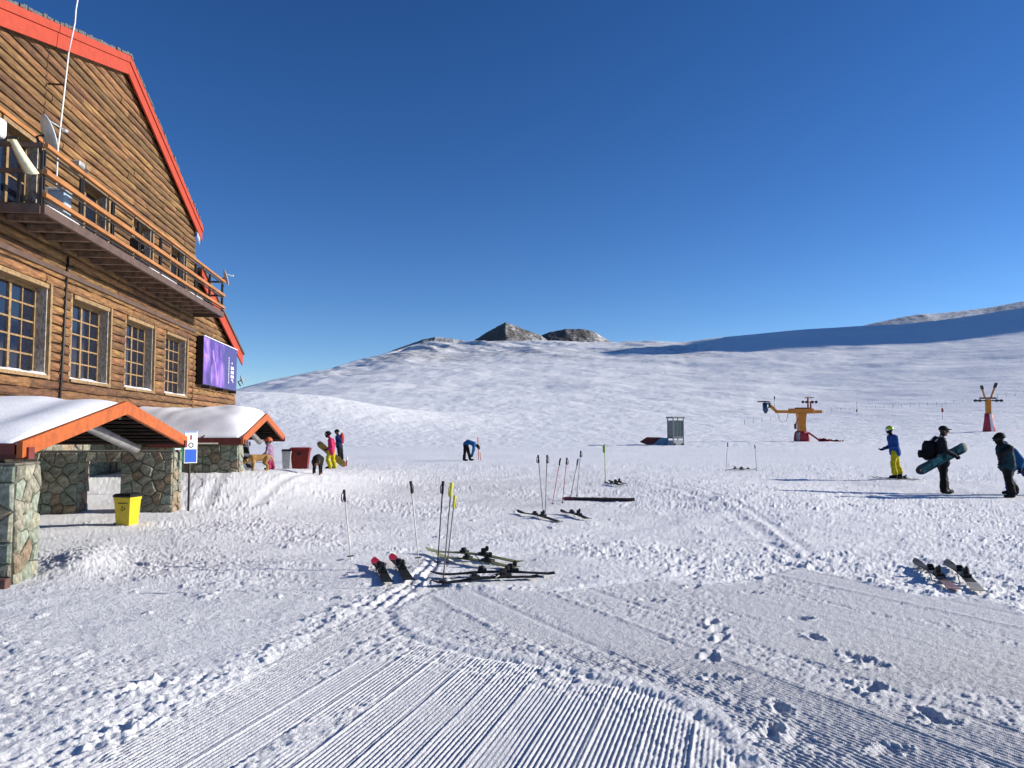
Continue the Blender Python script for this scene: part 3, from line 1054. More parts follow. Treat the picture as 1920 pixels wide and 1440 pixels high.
mbr.add(a + [(p[0], p[1], p[2] - .12) for p in a], [(0, 1, 2, 3), (4, 7, 6, 5), (0, 4, 5, 1), (1, 5, 6, 2), (2, 6, 7, 3), (3, 7, 4, 0)])
wroof = mbr.build('wing_roof', M_ROOF, lodge)
barge('barge_board', 26.5, WR(26.5), te, WR(te), 0.46, .223, 0.05, M_RED, wroof, 0.04)
barge('drip_edge', 26.5, WR(26.5), te + .05, WR(te + .05), 0.10, .223, 0.11, M_ROOF, wroof, -0.06)

# drainpipe
MB().tube([(.09, 16.78, 5.45), (.09, 16.72, 4.2), (.10, 16.66, 3.2), (.09, 16.6, 2.0)], .028, 8).build('drainpipe', M_STEEL, lodge)

# balcony
BS1, BT0, BT1, BZ = 1.02, 13.56, 26.40, 5.74
balc = MB().box(((BS1 - .06) / 2 + .03, (BT0 + BT1) / 2, BZ - .02), (BS1 - .1, BT1 - BT0 - .1, .035)).build('balcony', M_DECK, lodge)
MB().bar((BS1, BT0, BZ - .12), (BS1, BT1, BZ - .12), .07, .17).build('edge_beam', M_BEAM, balc)
MB().bar((.0, BT0, BZ - .12), (BS1 - .036, BT0, BZ - .12), .07, .17).build('end_beam', M_BEAM, balc)
MB().bar((.0, BT1, BZ - .12), (BS1 - .036, BT1, BZ - .12), .07, .17).build('end_beam', M_BEAM, balc)
nj = 17
for k in range(1, nj):
    tt = BT0 + (BT1 - BT0) * k / nj
    MB().bar((.06, tt, BZ - .105), (BS1 - .036, tt, BZ - .105), .09, .13).build('joist', M_JOIST, balc)
NP = 8
for k in range(NP + 1):
    tt = BT0 + .03 + (BT1 - BT0 - .06) * k / NP
    p = MB()
    p.box((BS1 - .035, tt - .045, BZ + .44), (.05, .03, 1.0)); p.box((BS1 - .035, tt + .045, BZ + .44), (.05, .03, 1.0))
    p.box((BS1 - .035, tt, BZ + .20), (.04, .06, .08)); p.box((BS1 - .035, tt, BZ + .62), (.04, .06, .08))
    p.build('post', M_STEEL, balc)
for zz, hh, nm in ((1.03, .07, 'top_rail'), (.55, .085, 'middle_rail'), (.13, .075, 'bottom_rail')):
    rl = MB().bar((BS1 + .03, BT0 - .03, BZ + zz), (BS1 + .03, BT1 + .03, BZ + zz), .075, hh).build(nm, M_RAIL, balc)
    MB().bar((BS1 - .01, BT0 + .02, BZ + zz - hh / 2 - .045), (BS1 - .01, BT1, BZ + zz - hh / 2 - .045), .03, .03).build('iron_strip', M_STEEL, rl)
for zz in (1.03, .55):
    MB().bar((.03, BT0 - .02, BZ + zz), (BS1 - .01, BT0 - .02, BZ + zz), .06, .08).build('end_rail', M_BEAM, balc)
    MB().bar((.03, BT1, BZ + zz), (BS1 - .01, BT1, BZ + zz), .05, .06).build('end_rail', M_BEAM, balc)
for ss in (.12, .62):
    MB().box((ss, BT0 - .02, BZ + .45), (.05, .05, 1.0)).build('end_post', M_STEEL, balc)
sn = MB()
for a, b in ((13.8, 15.2), (19.2, 21.4), (22.6, 24.0)):
    rings = []
    for q in range(12):
        y = a + (b - a) * q / 11
        hh = .05 + .06 * math.sin(math.pi * q / 11) + random.uniform(0, .02)
        rings.append([(.55, y, BZ - .0), (.62, y, BZ + hh * .8), (.8, y, BZ + hh), (.96, y, BZ + hh * .8), (1.0, y, BZ)])
    sn.loft(rings, closed=False)
sn.build('deck_snow', CAPSNOW, balc)


# ---- things fixed to or standing on the lodge
def ltop(name, s, t, z, label, cat, group=None, rz=0.0):
    return empty(name, lw(s, t, z), PH + rz, label, cat, group)


ant = ltop('radio_antenna', .36, 15.5, 5.9, 'tall thin white whip antenna rising past the red gable edge', 'antenna')
MB().tube([(0, 0, -.2), (.0, .02, 1.5), (.1, .12, 3.6)], [.020, .018, .016], 8).build('mast', M_WHITE, ant)
MB().tube([(.1, .12, 3.6), (.16, .22, 4.3), (.15, .26, 4.6), (.2, .34, 5.3), (.2, .4, 6.4)], [.014, .014, .016, .013, .009], 8).build('whip', M_WHITE, ant)
MB().bar((-.3, .02, 1.0), (0, .02, 1.0), .03, .03).build('bracket', M_STEEL, ant)
MB().bar((-.28, .1, 2.9), (.07, .1, 2.9), .03, .03).build('bracket', M_STEEL, ant)


def dish(s, t, z, r, aim, label):
    d = ltop('satellite_dish', s, t, z, label, 'satellite dish')
    fwd = Vector(aim).normalized()
    q = Vector((0, 0, 1)).rotation_difference(fwd)
    mbd = MB()
    rings = []
    for j in range(7):
        rr = r * max(j / 6, .02); dz = .22 * rr * rr / r
        rings.append([q @ Vector((math.cos(2 * math.pi * k / 18) * rr, math.sin(2 * math.pi * k / 18) * rr, dz)) for k in range(18)])
    for j in range(6, -1, -1):
        rr = r * max(j / 6, .02) * 1.0; dz = .22 * rr * rr / r - .02
        rings.append([q @ Vector((math.cos(2 * math.pi * k / 18) * rr, math.sin(2 * math.pi * k / 18) * rr, dz)) for k in range(18)])
    mbd.loft(rings, cap=True)
    mbd.build('reflector', mat('dish_white', (.55, .57, .56), .5, .12, 6), d)
    MB().tube([q @ Vector((0, -r * .9, .2 * r)), q @ Vector((0, -.15 * r, r * .95))], .014, 6).build('feed_arm', M_METAL, d)
    MB().tube([q @ Vector((0, -.2 * r, r * .85)), q @ Vector((0, -.08 * r, r * 1.05))], .035, 8).build('feed_horn', M_METAL, d)
    MB().tube([q @ Vector((0, 0, -.02)), q @ Vector((0, 0, -.14)), Vector((-.1 * r, 0, -r * 1.1))], .025, 6).build('mount', M_STEEL, d)
    return d


dish(.82, 13.98, 7.12, .37, (.75, .5, .35), 'large pale satellite dish at the near end of the balcony rail')
dish(1.0, 26.6, 6.95, .28, (.9, .3, .3), 'small satellite dish at the far end of the balcony rail')
dish(.3, 32.6, 3.75, .22, (.9, .2, .3), 'small pale satellite dish on the wall corner below the billboard')

pl = ltop('pale_panel', .55, 13.5, 6.55, 'cream fabric panel hanging from the balcony end rail', 'panel')
mbp = MB()
rings = []
for j in range(7):
    f = j / 6
    x0, x1 = -.1 + .28 * f, .02 + .42 * f
    zz = .30 - .62 * f
    yy = -.03 - .05 * math.sin(f * 3)
    rings.append([(x0, yy, zz), ((x0 + x1) / 2, yy - .04, zz - .03), (x1, yy, zz), ((x0 + x1) / 2, yy + .01, zz - .03)])
mbp.loft(rings).build('cloth', mat('cream_cloth', (.72, .68, .46), .7, .08), pl)
MB().box((-.04, -.03, .31), (.2, .03, .04)).build('clip_bar', M_STEEL, pl)
wl = ltop('floodlight', .25, 13.5, 6.9, 'white floodlight housing clamped on the balcony end rail', 'light')
MB().box((0, -.05, .12), (.28, .20, .34), bevel=.04).build('housing', M_WHITE, wl)
MB().box((0, -.02, -.10), (.05, .05, .22)).build('stem', M_STEEL, wl)
bx = ltop('plastic_crate', .66, 15.0, BZ, 'pale blue plastic crate standing on the balcony by the antenna', 'crate')
MB().box((0, 0, .32), (.34, .3, .60), bevel=.03).build('body', mat('pale_blue', (.36, .5, .62), .5, .1), bx)
MB().box((0, 0, .64), (.38, .34, .05), bevel=.015).build('lid', M_WHITE, bx)
ch = ltop('folding_chair', .6, 19.2, BZ, 'dark folding chair standing on the balcony', 'chair')
MB().box((0, 0, .42), (.4, .4, .04), bevel=.01).build('seat', M_STEEL, ch)
MB().box((-.0, .22, .66), (.38, .03, .28), bevel=.01).build('backrest', M_STEEL, ch)
for sx in (-1, 1):
    for sy in (-1, 1):
        MB().bar((sx * .17, sy * .2, 0), (sx * .17, -sy * .14, .42), .025, .025).build('leg', M_STEEL, ch)
wd = ltop('ventilation_box', .18, 17.0, 7.55, 'small grey ventilation box on the upper timber wall', 'vent')
MB().box((0, 0, 0), (.22, .5, .14), bevel=.03).build('casing', M_METAL, wd)
MB().box((.12, .1, 0), (.03, .2, .1)).build('grille', M_FRAME, wd)

# billboard
bb = ltop('billboard', .30, 26.75, 3.24, 'purple concert billboard with white lettering on the lodge wing', 'billboard')
BW, BH = 4.95, 1.70
MB().box((-.10, BW / 2, BH / 2), (.20, BW, BH)).build('case', M_BLACK, bb)
for tt in (.5, 2.4, 4.4):
    MB().box((-.02, tt, -.06), (.30, .06, .10)).build('bracket', M_STEEL, bb)
mp = bpy.data.materials.new('poster_print'); mp.use_nodes = True
t = mp.node_tree; P_ = t.nodes['Principled BSDF']; P_.inputs['Roughness'].default_value = .4
tc = t.nodes.new('ShaderNodeTexCoord')
sp = t.nodes.new('ShaderNodeSeparateXYZ'); t.links.new(tc.outputs['Generated'], sp.inputs[0])
wv = t.nodes.new('ShaderNodeTexNoise'); wv.inputs['Scale'].default_value = 4.5; wv.inputs['Detail'].default_value = 3
mpg = t.nodes.new('ShaderNodeMapping'); mpg.inputs['Scale'].default_value = (1, 2.2, .5); mpg.inputs['Rotation'].default_value = (0.25, 0, 0)
t.links.new(tc.outputs['Generated'], mpg.inputs[0]); t.links.new(mpg.outputs[0], wv.inputs['Vector'])
cr = t.nodes.new('ShaderNodeValToRGB')
cr.color_ramp.elements[0].position = .32; cr.color_ramp.elements[0].color = (.04, .035, .15, 1)
cr.color_ramp.elements[1].position = .72; cr.color_ramp.elements[1].color = (.36, .22, .62, 1)
e = cr.color_ramp.elements.new(.52); e.color = (.15, .075, .36, 1)
t.links.new(wv.outputs['Fac'], cr.inputs[0])
mr = t.nodes.new('ShaderNodeMapRange'); mr.inputs['From Min'].default_value = .55; mr.inputs['From Max'].default_value = .62
t.links.new(sp.outputs['Y'], mr.inputs['Value'])
mx = t.nodes.new('ShaderNodeMix'); mx.data_type = 'RGBA'; mx.inputs['B'].default_value = (.055, .05, .19, 1)
t.links.new(mr.outputs[0], mx.inputs['Factor']); t.links.new(cr.outputs[0], mx.inputs['A'])
t.links.new(mx.outputs['Result'], P_.inputs['Base Color'])
face = MB().box((.008, BW / 2, BH / 2), (.012, BW - .04, BH - .04)).build('poster', mp, bb)
MB().box((.012, BW / 2, BH + .01), (.05, BW, .03)).build('top_trim', M_WHITE, bb)
M_POSTLIGHT = mat('poster_light', (.42, .2, .55), .4, .1)
fg = MB()                                                    # printed standing figure, flat on the poster
fg.add([(.0155, 1.18, 1.32), (.0155, 1.32, 1.30), (.0155, 1.48, 1.0), (.0155, 1.42, .9), (.0155, 1.25, 1.05)], [(0, 1, 2, 3, 4)])
fg.add([(.0155, 1.5, .92), (.0155, 1.62, .92), (.0155, 2.0, .1), (.0155, 1.86, .08)], [(0, 1, 2, 3)])
fg.add([(.0155, 1.08, .75), (.0155, 1.17, .75), (.0155, 1.15, .15), (.0155, 1.06, .15)], [(0, 1, 2, 3)])
fg.add([(.0155, .1, 1.12), (.0155, .55, 1.05), (.0155, .55, .98), (.0155, .1, 1.02)], [(0, 1, 2, 3)])
fg.build('printed_figure', M_POSTLIGHT, face)
lt = MB()
zc = .25
for k, hgt in enumerate((.10, .05, .08, .12, .06, .1, .07, .09, .06, .08)):   # upright line of small lettering
    lt.box((.0165, 3.62, zc + hgt / 2), (.003, .07, hgt)); zc += hgt + .025
for k in range(3):
    for q in range(2):
        lt.box((.0165, 4.05 + q * .26, .55 + k * .17), (.003, .19, .12))
lt.box((.0165, 4.12, 1.08), (.003, .10, .08)); lt.box((.0165, 4.18, .42), (.003, .3, .04)); lt.box((.0165, 4.3, .35), (.003, .2, .03))
lt.build('lettering', M_WHITE, face)


# ================================================================== porches
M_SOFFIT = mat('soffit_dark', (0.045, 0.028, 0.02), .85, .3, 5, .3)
def porch(t0, t1, s0, s1, ze, zp, label, snow_h, seed, streaky):
    tm = (t0 + t1) / 2
    o = ltop('entrance_porch', s1, tm, 0, label, 'porch', 'entrance porches of the lodge')
    hw = (t1 - t0) / 2
    dep = s1 - s0
    r = random.Random(seed)
    up = MB()
    for sg in (-1, 1):
        a = [(-dep, 0, zp), (0, 0, zp), (0, sg * hw, ze), (-dep, sg * hw, ze)]
        up.add(a + [(p[0], p[1], p[2] - .09) for p in a], [(0, 1, 2, 3), (4, 7, 6, 5), (0, 4, 5, 1), (1, 5, 6, 2), (2, 6, 7, 3), (3, 7, 4, 0)])
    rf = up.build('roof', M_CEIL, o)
    n = 9
    for sg in (-1, 1):                                       # boards of the soffit, running back to the wall
        for k in range(n):
            f = (k + .5) / n
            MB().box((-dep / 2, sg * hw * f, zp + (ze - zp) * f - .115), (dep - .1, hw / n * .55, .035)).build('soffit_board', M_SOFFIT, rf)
    for sg in (-1, 1):
        mbx = MB()
        vs_ = []
        for s_ in (.004, .065):
            vs_ += [(s_, .003 * sg, zp + .04), (s_, sg * (hw + .05), ze + .03), (s_, sg * (hw + .05), ze - .15), (s_, .003 * sg, zp - .15)]
        mbx.add(vs_, [(0, 1, 2, 3), (4, 7, 6, 5), (0, 4, 5, 1), (1, 5, 6, 2), (2, 6, 7, 3), (3, 7, 4, 0)])
        mbx.build('fascia', M_ORANGE, rf)
        MB().bar((-dep, sg * (hw + .03), ze - .05), (-.02, sg * (hw + .03), ze - .05), .05, .12).build('eave_board', M_REDD, rf)
        MB().bar((-.55, sg * (hw - .10), ze - .10), (.09, sg * (hw - .10), ze - .10), .13, .13).build('purlin_end', M_REDD, rf)
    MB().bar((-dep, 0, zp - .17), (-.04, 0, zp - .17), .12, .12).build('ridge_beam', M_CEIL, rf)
    MB().tube([(-.55, -.35, zp - .22), (-.55, hw * .72, ze - .17)], .085, 10).build('collar_log', M_GREY, o)
    # snow lying on the roof
    nu, nv = 34, 26
    us = np.linspace(-1.0, 1.0, nu); vs2 = np.linspace(0, 1, nv)
    U, V = np.meshgrid(us, vs2)
    Yl = U * (hw + .02); Xl = -dep + V * (dep - .0)
    rz_ = zp + (ze - zp) * np.sqrt(U ** 2 + .006) / 1.003
    th = snow_h * (1 - np.abs(U) ** 7) * (1 - V ** 14 * .8)
    th = th * (1 + .5 * fbm(Xl * 1.1 + seed, Yl * .8, 3, seed))
    if streaky:
        th = th * (.15 + .85 * sstep(-.95, -.35, U + .6 * V - .3)) * (1 + .35 * V)
    else:
        th = th * (1 - .38 * np.exp(-((V - .78) / .07) ** 2)) 
    Zl = rz_ + np.maximum(th, .012) + .006
    top = [(Xl[j, i_], Yl[j, i_], Zl[j, i_]) for j in range(nv) for i_ in range(nu)]
    bot = [(Xl[j, i_], Yl[j, i_], rz_[j, i_] - .01) for j in range(nv) for i_ in range(nu)]
    N = nu * nv
    fs = []
    for j in range(nv - 1):
        for i_ in range(nu - 1):
            a_ = j * nu + i_
            fs += [(a_, a_ + 1, a_ + nu + 1, a_ + nu), (N + a_, N + a_ + nu, N + a_ + nu + 1, N + a_ + 1)]
    rimi = [i_ for i_ in range(nu)] + [j * nu + nu - 1 for j in range(1, nv)] + [(nv - 1) * nu + i_ for i_ in range(nu - 2, -1, -1)] + [j * nu for j in range(nv - 2, 0, -1)]
    for k in range(len(rimi)):
        p, q = rimi[k], rimi[(k + 1) % len(rimi)]
        fs.append((q, p, N + p, N + q))
    sc_ = MB(); sc_.add(top + bot, fs, smooth=True)
    sc_.build('roof_snow', CAPSNOW, o)
    if streaky:
        for k in range(9):
            MB().bar((-dep + .1 + k * .3, -hw - .04, ze + .02), (-dep + .1 + k * .3, -hw * .75, ze + .02 + (zp - ze) * .27), .03, .03).build('standing_seam', M_REDD, rf)
    return o


porch(8.05, 13.95, 0.0, 3.42, 1.50, 2.04, 'near entrance porch with broad orange gable and smooth deep snow roof', .13, 3, False)
porch(18.75, 24.6, 0.0, 3.40, 1.46, 2.09, 'far entrance porch with snow heaped on its roof beside the red bin', .26, 6, True)


# ================================================================== rubble walls
def rubble_wall(s_end, t_near, length, thick, z0, ztop, label, sid, size, opening=None):
    """wall standing square to the lodge; origin at its outer near corner"""
    o = ltop('stone_wall', s_end, t_near, z0, label, 'stone wall', 'rubble stone walls of the porches')
    H = ztop - z0
    core = MB()
    if opening:
        a, b, oz = opening
        core.box((-a / 2, thick / 2, H / 2), (a, thick, H))
        core.box((-(b + length) / 2, thick / 2, H / 2), (length - b, thick, H))
        core.box((-(a + b) / 2, thick / 2, (oz - z0 + H) / 2), (b - a, thick - .01, H - (oz - z0)))
    else:
        core.box((-length / 2, thick / 2, H / 2), (length, thick, H))
    c = core.build('core', M_MORTAR, o)
    hole = None
    if opening:
        a, b, oz = opening
        stone_face(c, (-a, 0, 0), (1, 0, 0), (0, -1, 0), a, H, size, sid)
        stone_face(c, (-length, 0, 0), (1, 0, 0), (0, -1, 0), length - b, H, size, sid + 1)
        stone_face(c, (-b, 0, oz - z0), (1, 0, 0), (0, -1, 0), b - a, H - (oz - z0), size * .8, sid + 2)
        stone_face(c, (-b, 0, 0), (0, 1, 0), (1, 0, 0), thick, oz - z0, size, sid + 4)
    else:
        stone_face(c, (-length, 0, 0), (1, 0, 0), (0, -1, 0), length, H, size, sid)
    stone_face(c, (0, 0, 0), (0, 1, 0), (1, 0, 0), thick, H, size * .95, sid + 3)
    MB().box((-length / 2, thick / 2, H + .012), (length + .02, thick + .02, .03), bevel=.01).build('coping', M_MORTAR, o)
    return o


rubble_wall(3.45, 7.94, 1.7, .52, -.35, 1.27, 'low stone wall end beside the brown plank, at the near porch', 41, .20)
rubble_wall(3.10, 14.47, 3.0, .45, -.35, 1.24, 'stone wall with a square doorway behind the yellow bin', 51, .20, (.94, 1.71, 1.06))
rubble_wall(3.12, 19.75, 2.4, .45, .0, 1.26, 'stone wall of the far porch with a pale lit end', 61, .22)

bp = ltop('plank_board', 3.44, 7.80, 0, 'brown wooden board lying at the foot of the stone wall', 'board')
MB().box((-.7, 0, .03), (1.5, .10, .14), bevel=.01).build('board', mat('board_brown', (.13, .055, .04), .7, .15), bp)


# ================================================================== small things round the porch
def on_ground(px, py, y=None):
    """world point where the pixel meets the lie of the snow"""
    d = ray(px, py)
    t = 3.0
    last = t
    while t < 3000:
        p = d * t
        if EYE + p.z <= gz(p.x, p.y): break
        last = t; t *= 1.01
    lo, hi = last, t
    for _ in range(24):
        m = (lo + hi) / 2; p = d * m
        if EYE + p.z <= gz(p.x, p.y): hi = m
        else: lo = m
    p = d * hi
    return Vector((p.x, p.y, gz(p.x, p.y)))


def at_y(px, y):
    x = (px - 960) / FPX * y
    return Vector((x, y, gz(x, y)))


def wheelie_bin(name, loc, rz, w, d, h, body_m, lid_m, label, sink=0.08, logo=None):
    o = empty(name, loc - Vector((0, 0, sink)), rz, label, 'bin')
    mb = MB()
    rings = []
    for f, sx, sy in ((0, .74, .74), (.06, .78, .78), (.85, .97, .97), (.86, 1.03, 1.03), (.93, 1.03, 1.03)):
        rings.append([(-w / 2 * sx, -d / 2 * sy, h * f), (w / 2 * sx, -d / 2 * sy, h * f), (w / 2 * sx, d / 2 * sy, h * f), (-w / 2 * sx, d / 2 * sy, h * f)])
    mb.loft(rings, smooth=False).build('body', body_m, o)
    lid = MB()
    rings = []
    for f, sc_ in ((.935, 1.08), (.985, 1.09), (1.03, .92)):
        rings.append([(-w / 2 * sc_, -d / 2 * sc_, h * f), (w / 2 * sc_, -d / 2 * sc_, h * f), (w / 2 * sc_, d / 2 * sc_, h * f), (-w / 2 * sc_, d / 2 * sc_, h * f)])
    lid.loft(rings, smooth=False)
    lid.bar((-w * .35, d * .56, h * .97), (w * .35, d * .56, h * .97), .035, .035)
    lid.build('lid', lid_m, o)
    for sx in (-1, 1):
        MB().tube([(sx * w * .40, d * .36, .07), (sx * w * .33, d * .36, .07)], .07, 10).build('wheel', M_BLACK, o)
    return o


yb = wheelie_bin('wheelie_bin', on_ground(238, 984), R(80), .30, .31, .60, M_YELLOW, M_BLACK, 'bright yellow wheeled bin with black lid by the stone wall')
gl = MB()
for k in range(3):                                           # printed recycling arrows and a line of lettering
    a = k * 2.094 + .5
    gl.add([(-.004, math.cos(a) * .045 - .02, math.sin(a) * .045), (-.004, math.cos(a + 1.2) * .045 - .02, math.sin(a + 1.2) * .045), (-.004, math.cos(a + 1.2) * .025 - .02, math.sin(a + 1.2) * .025), (-.004, math.cos(a) * .025 - .02, math.sin(a) * .025)], [(0, 1, 2, 3)])
for k in range(6): gl.add([(-.004, -.1 + k * .03, .08), (-.004, -.08 + k * .03, .08), (-.004, -.08 + k * .03, .10), (-.004, -.1 + k * .03, .10)], [(0, 1, 2, 3)])
gl.build('printed_mark', M_BLACK, yb, (-.145, 0, .37), (0, R(-4.0), 0))

sp_ = on_ground(353, 958)
sg = empty('sign_post', sp_, R(46), 'white and blue sign board on a thin dark post in the snow bank', 'sign')
MB().tube([(0, 0, -.25), (0, 0, 1.5)], .022, 8).build('post', M_STEEL, sg)
bdz = 0.92
bd = MB().box((.0, -.035, bdz + .31), (.26, .025, .62), bevel=.008).build('board', M_WHITE, sg)
MB().box((.0, -.0495, bdz + .145), (.222, .004, .25)).build('blue_panel', M_BLUE, bd)
MB().box((.0, -.0495, bdz + .605), (.222, .004, .02)).build('blue_edge', M_BLUE, bd)
rn = MB()
for k in range(14):
    a0, a1 = 2 * math.pi * k / 14, 2 * math.pi * (k + 1) / 14
    q = lambda a, r_: (math.cos(a) * r_, -.050, bdz + .35 + math.sin(a) * r_)
    rn.add([q(a0, .034), q(a1, .034), q(a1, .052), q(a0, .052)], [(0, 1, 2, 3)])
rn.build('ring_mark', M_BLACK, bd)
MB().box((.0, -.0495, bdz + .50), (.035, .004, .09)).build('red_mark', M_RED, bd)

g2 = empty('notice_board', on_ground(347, 935) + Vector((-.45, .6, 0)), R(40), 'small green notice with pale lettering behind the sign post', 'sign')
MB().box((0, 0, .45), (.03, .03, 1.1)).build('post', M_STEEL, g2)
gb = MB().box((0, -.03, .98), (.22, .02, .42), bevel=.006).build('board', M_GREEN, g2)
tx = MB()
for k in range(4): tx.box((0, -.042, .85 + k * .085), (.13, .003, .03))
tx.build('lettering', M_WHITE, gb)

rb = wheelie_bin('rubbish_bin', at_y(565, 28.0), R(8), .66, .6, .80, mat('bin_red', (.17, .012, .008), .5, .1, spec=.3), mat('bin_red_lid', (.22, .012, .012), .45, .1), 'large red rubbish bin with dark emblem beside the far porch', 0.02)
em = MB()
for k in range(16):
    a0, a1 = 2 * math.pi * k / 16, 2 * math.pi * (k + 1) / 16
    em.add([(0, 0, 0), (math.cos(a0) * .085, 0, math.sin(a0) * .065), (math.cos(a1) * .085, 0, math.sin(a1) * .065)], [(0, 1, 2)])
em.build('emblem', M_BLACK, rb, (-.02, -.303, .60), (R(6), 0, 0))
gbn = wheelie_bin('rubbish_bin', at_y(539, 27.4), R(10), .30, .32, .72, M_METAL, M_BLACK, 'narrow grey bin with black lid between porch and red bin', 0.02)


# ================================================================== bodies
def capsule_tris(p0, p1, r0, r1, n=12):
    p0 = Vector(p0); p1 = Vector(p1)
    d = p1 - p0
    L = d.length
    d = d.normalized() if L > 1e-6 else Vector((0, 0, 1))
    rings = []
    x = d.orthogonal().normalized(); y = d.cross(x)
    for j in range(5):
        a = math.pi / 2 * (1 - j / 4)
        c = p0 - d * (r0 * math.sin(a)); rr = max(r0 * math.cos(a), r0 * .03)
        rings.append([c + (x * math.cos(2 * math.pi * k / n) + y * math.sin(2 * math.pi * k / n)) * rr for k in range(n)])
    for j in range(5):
        a = math.pi / 2 * (j / 4)
        c = p1 + d * (r1 * math.sin(a)); rr = max(r1 * math.cos(a), r1 * .03)
        rings.append([c + (x * math.cos(2 * math.pi * k / n) + y * math.sin(2 * math.pi * k / n)) * rr for k in range(n)])
    return rings


def body_mesh(name, caps, mats, voxel=0.02, smooth=6):
    """one continuous skin over tapered limbs; caps = (p0, p1, r0, r1, material index)"""
    mb = MB()
    for p0, p1, r0, r1, mi in caps:
        mb.loft(capsule_tris(p0, p1, r0, r1))
    me = mb.mesh(name)
    tmp = bpy.data.objects.new('tmp', me)
    COL.objects.link(tmp)
    md = tmp.modifiers.new('r', 'REMESH'); md.mode = 'VOXEL'; md.voxel_size = voxel
    ms = tmp.modifiers.new('s', 'SMOOTH'); ms.iterations = smooth; ms.factor = .5
    dg = bpy.context.evaluated_depsgraph_get()
    dg.update()
    res = bpy.data.meshes.new_from_object(tmp.evaluated_get(dg))
    bpy.data.objects.remove(tmp)
    bpy.data.meshes.remove(me)
    res.name = name
    n = len(res.polygons)
    ce = np.empty(n * 3); res.polygons.foreach_get('center', ce); ce = ce.reshape(-1, 3)
    best = np.full(n, 1e9); idx = np.zeros(n, np.int32)
    for p0, p1, r0, r1, mi in caps:
        a = np.array(p0); b = np.array(p1); ab = b - a
        l2 = max(ab @ ab, 1e-9)
        t = np.clip(((ce - a) @ ab) / l2, 0, 1)
        d = np.linalg.norm(ce - a - t[:, None] * ab, axis=1) - (r0 + (r1 - r0) * t)
        u = d < best
        best = np.where(u, d, best); idx = np.where(u, mi, idx)
    nv = len(res.vertices)
    co = np.empty(nv * 3); res.vertices.foreach_get('co', co); co = co.reshape(-1, 3)
    no = np.empty(nv * 3); res.vertices.foreach_get('normal', no); no = no.reshape(-1, 3)
    fold = fbm(co[:, 0] * 7 + co[:, 1] * 5 + 40, co[:, 2] * 13 + co[:, 1] * 6 + 40, 3, 5)
    co += no * (fold * voxel * 1.1 * (co[:, 2] < co[:, 2].max() - .30))[:, None]
    res.vertices.foreach_set('co', co.ravel())
    res.materials.clear()
    for m in mats: res.materials.append(m)
    res.polygons.foreach_set('material_index', idx)
    res.polygons.foreach_set('use_smooth', np.ones(n, bool))
    res.update()
    return res


def cloth(name, col, rough=.8):
    return mat('cloth_' + name, col, rough, .15, 9, .35, 45, spec=.2)


C_BLACK = cloth('black', (.006, .006, .007)); C_NAVY = cloth('navy', (.008, .014, .04)); C_BLUE = cloth('blue', (.012, .06, .24))
C_YEL = cloth('yellow', (.46, .39, .008)); C_SKIN = mat('skin', (.42, .23, .15), .55, .08); C_CHAR = cloth('charcoal', (.013, .015, .02))
C_PINK = cloth('pink', (.42, .022, .10)); C_TEAL = cloth('teal', (.008, .035, .05)); C_LBLUE = cloth('bright_blue', (.008, .085, .25))
C_PURP = cloth('lilac', (.30, .18, .28)); C_MAG = cloth('magenta', (.34, .03, .10)); C_RED = cloth('red', (.42, .03, .025)); C_DBLUE = cloth('deep_blue', (.01, .035, .16))
C_HAIR = mat('hair', (.03, .02, .014), .6, .2)


def glove(parent, p, d, m, s=1.0, curl=(0, 0, -1)):
    """palm and five bent fingers at p pointing along d"""
    p = Vector(p); d = Vector(d).normalized(); cu = Vector(curl)
    x = d.cross(cu)
    if x.length < .1: x = d.orthogonal()
    x.normalize(); cu = x.cross(d).normalized() * -1
    mb = MB()
    mb.loft(capsule_tris(p - d * .03 * s, p + d * .03 * s, .036 * s, .034 * s, 8))
    for k, (off, ln) in enumerate(((-.033, .055), (-.011, .066), (.011, .062), (.033, .048))):
        a = p + d * .05 * s + x * off * s
        b = a + (d * .8 + cu * .5).normalized() * ln * .55 * s
        c = b + (d * .15 + cu).normalized() * ln * .5 * s
        mb.tube([a - d * .02 * s, a, b, c], [.012 * s, .012 * s, .011 * s, .009 * s], 6)
    a = p - x * .030 * s
    b = a - x * .025 * s + d * .03 * s
    mb.tube([a, b, b + (d * .7 + cu * .6).normalized() * .03 * s], [.014 * s, .013 * s, .010 * s], 6)
    return mb.build('glove', m, parent)


def head_caps(c, fwd, s, face, hair):
    """skull, jaw, nose; fwd is the facing direction"""
    c = Vector(c); f = Vector(fwd).normalized()
    up = Vector((0, 0, 1)); sd = f.cross(up).normalized()
    r = .098 * s
    cp = [(c + up * .025 * s - f * .015 * s, c + up * .02 * s + f * .02 * s, r, r * .96, hair),
          (c + f * .03 * s + up * .01 * s, c + f * .045 * s - up * .075 * s, r * .78, r * .58, face),
          (c + f * .105 * s + up * .0 * s, c + f * .122 * s - up * .03 * s, .012 * s, .016 * s, face),
          (c + f * .09 * s - up * .062 * s - sd * .02 * s, c + f * .09 * s - up * .062 * s + sd * .02 * s, .014 * s, .014 * s, face)]
    for k in (-1, 1):
        cp.append((c + sd * .094 * s * k - up * .005 * s, c + sd * .098 * s * k - up * .03 * s, .018 * s, .014 * s, face))
    return cp


